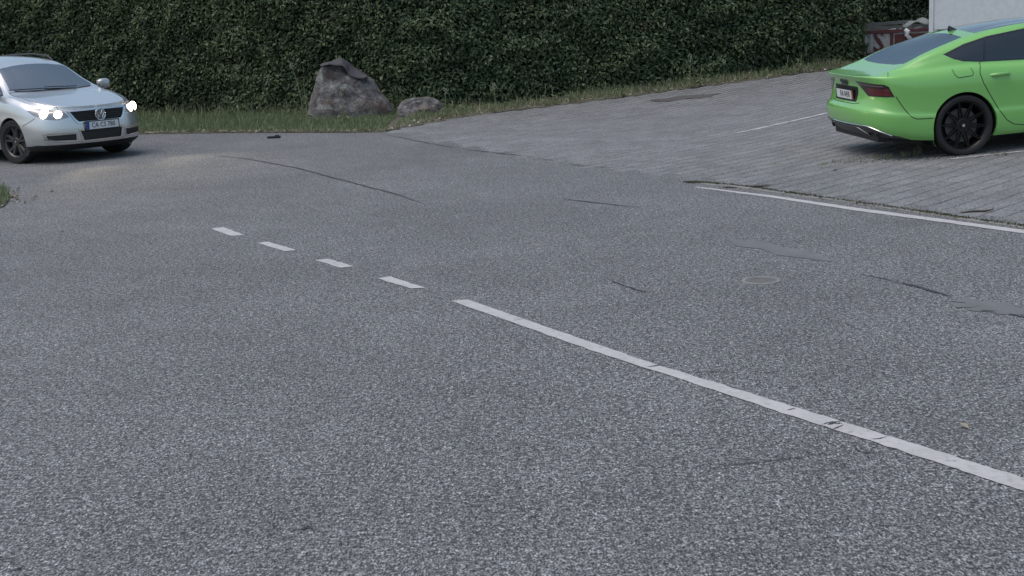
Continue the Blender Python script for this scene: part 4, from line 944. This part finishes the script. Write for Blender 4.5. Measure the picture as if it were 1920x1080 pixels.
g.seam('door_gap', [(.255, 1.046), (.215, .98), (.20, .93), (.23, .82), (.33, .64), (.42, .48), (.50, .37), (.58, .315), (.70, .292), (1.26, .282), (1.27, .5), (1.26, .8), (1.24, 1.02)], 'side', .009, K)
g.seam('door_gap', [(1.27, .282), (2.35, .272), (2.42, .45), (2.42, .7), (2.34, .97)], 'side', .009, K)
g.seam('fuel_flap', [(-.115, 1.005), (-.10, .94), (-.06, .905), (.11, .915), (.125, .95), (.105, 1.0)], 'side', .008, K, pair=False)[0].scale = (1, -1, 1)
g.seam('bumper_gap', [(-.79, .765), (-.72, .64), (-.64, .525), (-.58, .49), (-.385, .482)], 'side', .009, K)
g.seam('hatch_gap', [(-.86, .99), (-.72, 1.085), (-.5, 1.135)], 'side', .006, K)
g.seam('hatch_gap', [(0, .668), (.30, .668), (.42, .685)], 'rear', .008, K, whole=True)
g.seam('flank_crease', [(-.36, .482), (-.40, .482)], 'side', .004, K)
for sg in (1, -1):   # bright frame of the diffuser and the twin tail pipes
    bm = bmesh.new(); bm_tube(bm, [g.hit('rear', a, b)[0] + Vector((-.006, 0, 0)) for a, b in ((.005, .43), (.3, .432), (.62, .43), (.70, .41), (.78, .37), (.835, .315))], .007, 6)
    for v_ in bm.verts: v_.co.y *= sg
    bm_obj('diffuser_trim', bm, M['chrome'], green, 50)
    bm = bmesh.new(); bm_tube(bm, [g.hit('rear', a, b)[0] + Vector((-.004, 0, 0)) for a, b in ((.005, .405), (.36, .405), (.42, .385), (.50, .325))], .0045, 6)
    for v_ in bm.verts: v_.co.y *= sg
    bm_obj('diffuser_trim', bm, M['steel'], green, 50)
    for yy in (.575, .70):
        bm = bmesh.new(); rr = bm_lathe(bm, [(.042, .10), (.052, -.008), (.050, -.014), (.043, -.010), (.040, .06)], 20); bm.faces.new(rr[-1])
        o = bm_obj('tail_pipe', bm, M['gloss_black'], green, 40); o.rotation_euler = (0, 0, R(-90)); o.scale = (1.15, 1, .85); o.location = (-1.0 + (yy - .55) * .35, yy * sg, .352)
plate(green, -1.062, .765, 0, 'RA 0430', R(-6), 'plate_red')
# ring badge: four linked rings in black
bx = g.hit('rear', 0.0, .912)[0]
for k in range(4):
    bm = bmesh.new(); pts = [Vector((0, .033 * math.cos(a), .033 * math.sin(a))) for a in np.linspace(0, 2 * math.pi, 21)]; bm_tube(bm, pts, .0062, 6, False)
    o = bm_obj('ring_badge', bm, M['gloss_black'], green, 60); o.location = (bx.x - .006, -.069 + .046 * k, .912); o.rotation_euler = (0, R(-8), 0)
handle(green, g, .44, .895, M['paint_green']); handle(green, g, 1.5, .885, M['paint_green'])
for sg in (1, -1): mirror_housing(green, 2.1, 1.02, 1.02, M['paint_green'], sg)
seats(green, [(.72, .38), (.72, -.38), (1.62, .38), (1.62, -.38)], .32, M['interior'])
bm = bmesh.new(); bm_box(bm, (1.2, 0, .28), (3.0, 1.5, .10)); bm_box(bm, (2.42, 0, .72), (.3, 1.4, .34), bevel=.06); bm_box(bm, (.05, 0, .62), (.7, 1.3, .10)); bm_obj('cabin_floor', bm, M['interior'], green)
bm = bmesh.new(); bm_box(bm, (1.4, 0, .235), (4.3, 1.30, .10)); bm_box(bm, (-.62, 0, .30), (.66, 1.36, .14), bevel=.03); bm_box(bm, (1.45, 0, .25), (2.0, 1.74, .06)); bm_obj('underbody', bm, M['black_plastic'], green)
# shark fin aerial
fp = g.hit('top', .30, 0)[0]; bm = bmesh.new()
prof_ = [(-.05, 0), (-.045, .055), (-.03, .066), (.0, .045), (.05, .018), (.085, 0)]; A_ = [bm.verts.new((a, .006 + .010 * (1 - b / .07), b)) for a, b in prof_]; B_ = [bm.verts.new((a, -.006 - .010 * (1 - b / .07), b)) for a, b in prof_]
bm.faces.new(A_); bm.faces.new(B_[::-1])
for k in range(6): bm.faces.new((A_[k], B_[k], B_[(k + 1) % 6], A_[(k + 1) % 6]))
o = bm_obj('roof_aerial', bm, M['gloss_black'], green, 30); o.location = (fp.x, 0, fp.z - .004)

# ---- silver estate --------------------------------------------------------------------------
SX, SY, SYAW, SS = -6.7189, 20.6952, -0.7377, 1.035
silver = tag(empty('moving_car', (SX, SY, 0), (0, 0, SYAW)), 'silver estate car with its headlights on driving along the road', 'car'); silver.scale = (SS,) * 3
plan = [(-3.80, 0), (-3.78, .38), (-3.71, .66), (-3.52, .82), (-3.1, .885), (-2.7, .905), (-2.0, .905), (-1.2, .905), (-.5, .905), (0, .905), (.36, .885), (.60, .815), (.77, .695), (.885, .5), (.945, .25), (.965, 0)]
wts = [(1, 0), (1, 0), (.9, 0), (.5, 0), (.1, 0), (0, 0), (0, 0), (0, 0), (0, 0), (0, .0), (0, .15), (0, .5), (0, .85), (0, 1), (0, 1), (0, 1)]
prof = {'rear': [(.24, .10), (.34, .02), (.48, .0), (.60, .01), (.64, .05), (.75, .06), (.88, .06), (.96, .05), (1.02, .04)],
        'side': [(.19, .06), (.25, .02), (.38, .005), (.50, .0), (.60, .0), (.70, .010), (.80, .020), (.90, .045), (.97, .105)],
        'front': [(.18, .14), (.25, .03), (.31, .0), (.46, .0), (.555, .012), (.64, .028), (.70, .045), (.735, .07), (.752, .12)]}
shoulder = [(-3.9, 1.03), (-3.0, 1.01), (-2.0, .99), (-1.0, .965), (-.2, .955), (.2, .90), (.5, .84), (.75, .79), (.97, .755)]
bottom = [(-3.9, .22), (-2.7, .2), (0, .19), (.97, .18)]
roofl = [(-3.9, 1.03), (-3.76, 1.04), (-3.70, 1.10), (-3.5, 1.36), (-3.35, 1.435), (-3.0, 1.475), (-2.4, 1.515), (-1.8, 1.525), (-1.3, 1.492), (-1.05, 1.445), (-.86, 1.385), (-.5, 1.175), (-.2, 1.0), (-.05, .968), (.2, .925), (.5, .865), (.75, .805), (.9, .765), (.97, .755)]
rails = [(-3.9, .6, 1.03), (-3.72, .62, 1.06), (-3.5, .585, 1.28), (-3.3, .575, 1.375), (-2.5, .575, 1.435), (-1.7, .57, 1.445), (-1.2, .57, 1.405), (-.86, .58, 1.325), (-.5, .645, 1.13), (-.15, .72, .975), (.2, .66, .92), (.6, .58, .84), (.97, .4, .755)]
s = Car(silver, loft_body(plan, prof, wts, shoulder, bottom, roofl, rails)); s.paint = M['paint_silver']
s.region(9, circle(0, .318, .350), 'side'); s.region(9, circle(-2.709, .318, .350), 'side')
s.region(1, [(-.30, .968), (-.95, .985), (-1.6, .998), (-2.3, 1.008), (-3.3, 1.03), (-3.45, 1.08), (-3.38, 1.26), (-3.2, 1.335), (-2.5, 1.388), (-1.7, 1.388), (-1.2, 1.365), (-.92, 1.30), (-.6, 1.14)], 'side')
s.region(2, [(-.42, .985), (-.95, 1.0), (-1.28, 1.006), (-1.28, 1.345), (-1.18, 1.345), (-.94, 1.28), (-.62, 1.125)], 'side', only=(1,))
s.region(3, [(-1.36, 1.008), (-1.7, 1.015), (-2.3, 1.022), (-2.32, 1.28), (-2.22, 1.315), (-1.7, 1.355), (-1.36, 1.352)], 'side', only=(1,))
s.region(7, [(-.215, -.01), (-.23, .35), (-.285, .62), (-.33, .665), (-.5, .612), (-.80, .545), (-.85, .50), (-.87, .3), (-.875, -.01)], 'top')
s.region(8, [(-.01, 1.09), (.50, 1.09), (.49, 1.33), (-.01, 1.36)], 'rear')
s.region(4, [(-2.42, 1.025), (-3.28, 1.045), (-3.40, 1.09), (-3.34, 1.24), (-3.18, 1.312), (-2.42, 1.365)], 'side', only=(1,))
s.region(20, [(-.01, .548), (.35, .548), (.40, .60), (.465, .735), (-.01, .742)], 'front')
s.region(21, [(-.01, .574), (.335, .574), (.375, .615), (.43, .715), (-.01, .718)], 'front', only=(20,))
s.region(22, [(-.01, .285), (.315, .285), (.365, .47), (-.01, .47)], 'front')
s.region(23, [(-.01, .31), (.295, .31), (.335, .445), (-.01, .445)], 'front', only=(22,))
s.region(24, [(.385, .30), (.68, .315), (.765, .345), (.785, .425), (.73, .44), (.375, .43)], 'front')
s.region(25, [(.405, .322), (.66, .335), (.735, .36), (.75, .405), (.40, .41)], 'front', only=(24,))
s.region(26, [(.455, .650), (.60, .618), (.74, .635), (.81, .69), (.835, .76), (.78, .785), (.64, .772), (.50, .742)], 'front')
s.region(27, [(-.01, .262), (.70, .270), (.83, .272), (.9, .24), (.9, .15), (-.01, .15)], 'front')
s.region(28, [(.45, .80), (.83, .82), (.86, .95), (.5, .96)], 'rear')
sp = s.finish({0: ('body', M['paint_silver'], 'both', 0, None), 1: ('window_trim', M['gloss_black'], 'pair', .001, None), 2: ('front_door_window', M['clear_glass'], 'pair', -.002, None), 3: ('rear_door_window', M['clear_glass'], 'pair', -.002, None),
               4: ('load_bay_window', M['clear_glass'], 'pair', -.002, None), 7: ('windscreen', M['screen_glass'], 'both', 0, None), 8: ('rear_window', M['clear_glass'], 'both', 0, None), 20: ('grille_frame', M['chrome'], 'both', .010, 'bright chrome frame around the dark grille'), 21: ('grille', M['black_plastic'], 'both', -.012, None),
               22: ('intake_frame', M['chrome'], 'both', .006, None), 23: ('lower_intake', M['black_plastic'], 'both', -.010, None), 24: ('fog_frame', M['chrome'], 'pair', .004, None), 25: ('fog_intake', M['black_plastic'], 'pair', -.008, None),
               26: ('headlight', M['lamp_housing'], 'pair', .003, 'lit headlight'), 27: ('bumper_lip', M['black_plastic'], 'both', .001, None), 28: ('tail_light', M['red_lamp'], 'pair', .002, None)})
for cx in (0, -2.709): wheel_well(s, cx, .318, .350, .48)
for cx in (0, -2.709):
    for sg in (1, -1): wheel(silver, cx, sg * .775, .316, .215, .22, 'five', M['rim_silver'], R(12) if cx == 0 else 0)
for k in range(4):      # grille slats
    z_ = .597 + .032 * k; yy = .37 + .016 * k; bm = bmesh.new()
    pts = [s.hit('front', abs(a), z_)[0] for a in np.linspace(-yy, yy, 15)]; pts = [Vector((p.x - .003, a, z_)) for p, a in zip(pts, np.linspace(-yy, yy, 15))]; bm_tube(bm, pts, .0065, 6); bm_obj('grille_slat', bm, M['plate_black'], silver, 50)
# round emblem with the two stacked letters
ex = s.hit('front', 0, .655)[0].x
bm = bmesh.new(); bm_lathe(bm, [(.088, -.004), (.088, .012), (.080, .018), (.070, .012), (.070, 0.0)], 32); em = bm_obj('emblem', bm, M['chrome'], silver, 40); em.rotation_euler = (0, R(-6), R(-90)); em.location = (ex + .004, 0, .652)
bm = bmesh.new(); rr = bm_lathe(bm, [(.070, .004), (.001, .005)], 32); bm_obj('emblem_disc', bm, M['lamp_housing'], em)
bm = bmesh.new()
for line in ([(-.030, .058), (0, .006), (.030, .058)], [(-.056, .030), (-.030, -.050), (0, .000), (.030, -.050), (.056, .030)]): bm_tube(bm, [Vector((a, .010, b)) for a, b in line], .0075, 5)
bm_obj('emblem_letters', bm, M['chrome'], em, 40)
px_ = s.hit('front', 0, .50)[0].x
plate(silver, px_ + .012, .508, math.pi, 'CA CS 780', R(-2), 'plate_blue')
for i_, sg in enumerate((1, -1)):
    hl_ = sp['headlight'][i_]
    for nm, yy, zz, r_, tl_ in (('lamp_lens', .715, .708, .070, 30), ('lamp_lens', .575, .690, .060, 20)):
        h, nn = s.hit('front', yy, zz); bm = bmesh.new(); rr = bm_lathe(bm, [(r_, 0), (r_ * .97, .010), (r_ * .75, .024), (r_ * .4, .033), (.001, .036)], 24)
        o = bm_obj(nm, bm, M['headlamp_lens'], hl_, 60); d_ = Vector((nn.x, nn.y * sg, nn.z * .3)).normalized() * .45 + Vector((1, 0, 0)) * .55
        o.location = (h.x - .010, h.y * sg, h.z); o.rotation_euler = d_.to_track_quat('Y', 'Z').to_euler()
    ld = bpy.data.lights.new('headlamp_beam', 'SPOT'); lo = link(bpy.data.objects.new('headlamp_beam', ld), silver); lo.location = (.98, sg * .66, .70)
    ld.energy = 45; ld.color = (1.0, .80, .55); ld.spot_size = R(80); ld.spot_blend = .8; ld.shadow_soft_size = .05
    lo.rotation_euler = (Vector((1, sg * .05, -.14))).to_track_quat('-Z', 'Y').to_euler()
s.seam('bonnet_gap', [(-.26, .715), (-.05, .735), (.3, .70), (.6, .62), (.80, .50), (.88, .42)], 'top', .007, K)
s.seam('bonnet_gap', [(0, .748), (.25, .746), (.44, .742)], 'front', .007, K, whole=True)
s.seam('bonnet_crease', [(-.2, .45), (.3, .42), (.8, .33)], 'top', .004, M['paint_silver'], .003)
s.seam('scuttle', [(-.195, 0), (-.21, .35), (-.265, .62)], 'top', .035, M['black_plastic'], .003, whole=True)
s.seam('door_gap', [(-.36, .97), (-.40, .75), (-.40, .3), (-1.30, .29), (-1.30, 1.0)], 'side', .008, K); s.seam('door_gap', [(-1.31, .29), (-2.15, .29), (-2.30, .5), (-2.42, .72), (-2.40, 1.0)], 'side', .008, K)
s.seam('bumper_trim', [(0, .283), (.4, .286), (.68, .292), (.78, .31)], 'front', .022, M['chrome'], .006, whole=True)
s.seam('bumper_gap', [(.34, .55), (.50, .62), (.56, .66)], 'side', .007, K)
s.seam('rub_strip', [(-.42, .53), (-1.28, .53)], 'side', .03, M['chrome'], .006); 
handle(silver, s, -1.12, .83, M['paint_silver']); handle(silver, s, -2.05, .84, M['paint_silver'])
for sg in (1, -1): mirror_housing(silver, -.42, .93, 1.035, M['paint_silver'], sg)
seats(silver, [(-1.3, .37), (-1.3, -.37), (-2.15, .37), (-2.15, -.37)], .32, M['interior'])
bm = bmesh.new(); bm_box(bm, (-1.5, 0, .28), (3.0, 1.4, .10)); bm_box(bm, (-.50, 0, .80), (.34, 1.35, .26), bevel=.06); bm_obj('cabin_floor', bm, M['interior'], silver)
bm = bmesh.new(); bm_box(bm, (-1.4, 0, .23), (4.3, 1.18, .08)); bm_box(bm, (-1.35, 0, .235), (1.9, 1.66, .06)); bm_box(bm, (.56, 0, .235), (.5, 1.0, .06)); bm_obj('underbody', bm, M['black_plastic'], silver)
for sg in (1, -1):      # roof rails
    bm = bmesh.new(); bm_tube(bm, [Vector((x_, sg * .52, s.hit('top', x_, .52)[0].z + dz_)) for x_, dz_ in ((-3.2, .0), (-3.1, .05), (-2.4, .055), (-1.7, .055), (-1.25, .05), (-1.12, .0))], .016, 8); bm_obj('roof_rail', bm, M['black_plastic'], silver, 50)
for yy, ln_ in ((-.10, .55), (.42, .50)):
    pts = []
    for f in np.linspace(0, 1, 8): h = s.hit('top', -.245 - .035 * f - .0, abs(yy - .05 - ln_ * f * (1 if yy > 0 else .9)))[0]; pts.append(Vector((h.x, yy - .05 - ln_ * f, h.z + .018)))
    bm = bmesh.new(); bm_tube(bm, pts, .007, 5); bm_obj('wiper', bm, M['black_plastic'], silver)

# ------------------------------------------------------------------ skip and white container at the back of the yard
SKP = at(1622, 113); SKY = SKP.y; zg = SKP.z
def sk(px, py, dy=0.0): return on_y(px, py, SKY + dy)
def quad_slab(name, pts, thick, mat, parent=None):
    """slab with the given front outline, extruded away from the camera"""
    n = len(pts); V = [Vector(p) for p in pts] + [Vector(p) + Vector((0, thick, 0)) for p in pts]
    F = [tuple(range(n)), tuple(range(2 * n - 1, n - 1, -1))] + [(i, i + n, (i + 1) % n + n, (i + 1) % n) for i in range(n)]
    o = mesh_obj(name, V, F, mat, parent); return o
skip = tag(empty('waste_skip', (0, 0, 0)), 'rusty red and grey waste skip behind the green car', 'skip')
def local(o, origin):
    me = o.data
    for v_ in me.vertices: v_.co -= origin
skip.location = SKP
r_x = sk(1745, 60).x; x0t = sk(1618.5, 62).x; x0b = sk(1626, 100).x; zt = sk(1620, 63).z; zm = sk(1626, 99).z; zbot = zg
xr = x0t + 3.6; dpt = 1.7
def skp(name, pts, th, mat): o = quad_slab(name, pts, th, mat, skip); local(o, SKP); return o
fx = lambda px, z: Vector((sk(px, 80).x, SKY, z))
skp('side_wall', [Vector((x0b, SKY, zm)), Vector((xr - .2, SKY, zm)), Vector((xr, SKY, zt)), Vector((x0t, SKY, zt))], .05, M['skip_pale'])
pa = fx(1677, 0).x; pb = fx(1692, 0).x
skp('red_panel', [Vector((pa, SKY - .008, zm + .06)), Vector((xr - .35, SKY - .008, zm + .06)), Vector((xr - .3, SKY - .008, zt - .05)), Vector((pa, SKY - .008, zt - .05))], .006, M['rust_red'])
skp('bottom_rail', [Vector((x0b, SKY - .03, zbot - .02)), Vector((xr - .2, SKY - .03, zbot - .02)), Vector((xr - .2, SKY - .03, zm)), Vector((x0b, SKY - .03, zm))], .10, M['rust_red'])
skp('end_wall', [Vector((x0b, SKY + .05, zm)), Vector((x0b + .06, SKY + .05, zm)), Vector((x0t + .06, SKY + .05, zt)), Vector((x0t, SKY + .05, zt))], dpt, M['grey_steel'])
skp('end_wall', [Vector((xr - .26, SKY + .05, zm)), Vector((xr - .2, SKY + .05, zm)), Vector((xr, SKY + .05, zt)), Vector((xr - .06, SKY + .05, zt))], dpt, M['grey_steel'])
skp('side_wall', [Vector((x0b, SKY + dpt, zm)), Vector((xr - .2, SKY + dpt, zm)), Vector((xr, SKY + dpt, zt + .1)), Vector((x0t, SKY + dpt, zt + .1))], .05, M['grey_steel'])
skp('floor_plate', [Vector((x0b + .05, SKY + .05, zm)), Vector((xr - .25, SKY + .05, zm)), Vector((xr - .25, SKY + .05, zm + .05)), Vector((x0b + .05, SKY + .05, zm + .05))], dpt, M['rust_red'])
skp('top_rail', [Vector((x0t - .03, SKY - .03, zt - .01)), Vector((xr + .03, SKY - .03, zt - .01)), Vector((xr + .03, SKY - .03, zt + .05)), Vector((x0t - .03, SKY - .03, zt + .05))], .08, M['rust_red'])
zf = sk(1620, 51).z
skp('corner_post', [Vector((x0t - .02, SKY - .02, zt + .05)), Vector((x0t + .05, SKY - .02, zt + .05)), Vector((x0t + .05, SKY - .02, zf)), Vector((x0t - .02, SKY - .02, zf))], .06, M['grey_steel'])
skp('upper_rail', [Vector((x0t - .03, SKY + .9, zf - .03)), Vector((x0t + 1.25, SKY + .9, zf + .02)), Vector((x0t + 1.25, SKY + .9, zf + .09)), Vector((x0t - .03, SKY + .9, zf + .04))], .06, M['grey_steel'])
for q in (1631,): skp('rib', [fx(q, zm + .04) + Vector((0, -.022, 0)), fx(q + 2.2, zm + .04) + Vector((0, -.022, 0)), fx(q + 2.2, zt - .03) + Vector((0, -.022, 0)), fx(q, zt - .03) + Vector((0, -.022, 0))], .02, M['skip_pale'])
lt = text_mesh('painted_letters', 'ST', .66, M['rust_red'], skip, (fx(1661, 0).x - SKP.x, -.016, (zm + zt) / 2 - zg), (R(90), 0, 0), .003, (.8, 1, 1), bold=.012)
# contents of the skip, each a thing
cx = fx(1668, 0).x
o = quad_slab('white_board', [Vector((sk(1646, 62).x, SKY + .35, zt - .15)), Vector((sk(1690, 61).x, SKY + .35, zt - .15)), Vector((sk(1689, 53).x, SKY + .35, sk(1689, 52.5, .35).z)), Vector((sk(1684, 53).x, SKY + .35, sk(1684, 53, .35).z)), Vector((sk(1647, 61).x, SKY + .35, sk(1647, 61, .35).z))], .03, M['junk_white']); tag(o, 'bright white board sticking out of the skip', 'board')
bm = bmesh.new(); gp_ = []
for i in range(9):
    for j in range(5):
        a, b = i / 8, j / 4; p = sk(1692 + 50 * a, 50 - 8 * math.sin(a * 2.2) - 7 * b + 3 * math.sin(a * 9 + j), .5 + .7 * b); gp_.append(bm.verts.new(p))
for i in range(8):
    for j in range(4): bm.faces.new((gp_[i * 5 + j], gp_[(i + 1) * 5 + j], gp_[(i + 1) * 5 + j + 1], gp_[i * 5 + j + 1]))
o = bm_obj('crumpled_sheet', bm, M['tarp_grey'], None, 30); o.modifiers.new('t', 'SOLIDIFY').thickness = .02; tag(o, 'crumpled grey green sheet on top of the skip', 'sheet')
bm = bmesh.new()
for k in range(9): bm_box(bm, sk(1697 + random.uniform(-4, 30), 58 + random.uniform(-3, 8), .45 + random.random() * .6), (random.uniform(.15, .4), random.uniform(.1, .3), random.uniform(.08, .3)), Matrix.Rotation(random.uniform(-.6, .6), 3, 'Y'), bevel=.01)
tag(bm_obj('rubble_heap', bm, M['grey_steel']), 'dark heap of rubbish inside the skip', 'rubbish', kind='stuff')
bm = bmesh.new(); bm_tube(bm, [sk(1697, 56, -.02), sk(1702, 60, -.06), sk(1700, 66, -.06), sk(1706, 72, -.05), sk(1708, 77, -.03)], [.05, .06, .045, .05, .03], 7)
tag(bm_obj('white_cloth', bm, M['junk_white'], None, 40), 'white rag hanging over the rim of the skip', 'rag')

CTY = SKY - 1.2; cl = on_y(1741.5, 60, CTY); cz = terrain(cl.x + 3, CTY + 1)
cont = tag(empty('white_container', (cl.x, CTY, cz - .05)), 'white site container standing beside the skip behind the green car', 'container'); cont.rotation_euler = (0, 0, R(-18.5))
CH, CLn, CW = 2.75, 6.0, 2.4; seam_z = on_y(1760, 52, CTY).z - cz
def cbox(name, a, b, mat, bev=.004):
    bm = bmesh.new(); bm_box(bm, [(p + q) / 2 for p, q in zip(a, b)], [q - p for p, q in zip(a, b)], bevel=bev); return bm_obj(name, bm, mat, cont)
cbox('corner_post', (0, 0, .1), (.09, .09, CH), M['white_panel'])
cbox('corner_post', (CLn - .09, 0, .1), (CLn, .09, CH), M['white_panel']); cbox('corner_post', (0, CW - .09, .1), (.09, CW, CH), M['white_panel']); cbox('corner_post', (CLn - .09, CW - .09, .1), (CLn, CW, CH), M['white_panel'])
for k in range(2): w_ = (CLn - .18) / 2; cbox('wall_panel', (.09 + k * w_ + .004, .018, seam_z + .015), (.09 + (k + 1) * w_ - .004, .05, CH - .12), M['white_panel']); cbox('wall_panel', (.09 + k * w_ + .004, .012, .22), (.09 + (k + 1) * w_ - .004, .05, seam_z), M['white_panel'])
cbox('end_panel', (.02, .09, .2), (.06, CW - .09, CH - .1), M['white_panel']); cbox('end_panel', (CLn - .06, .09, .2), (CLn - .02, CW - .09, CH - .1), M['white_panel']); cbox('back_panel', (.09, CW - .05, .2), (CLn - .09, CW - .02, CH - .1), M['white_panel'])
cbox('roof', (.0, .0, CH), (CLn, CW, CH + .12), M['white_panel'], .02); cbox('base_rail', (0, -.005, 0), (CLn, .10, .20), M['grey_steel'])
cbox('base_rail', (0, CW - .1, 0), (CLn, CW, .20), M['grey_steel'])
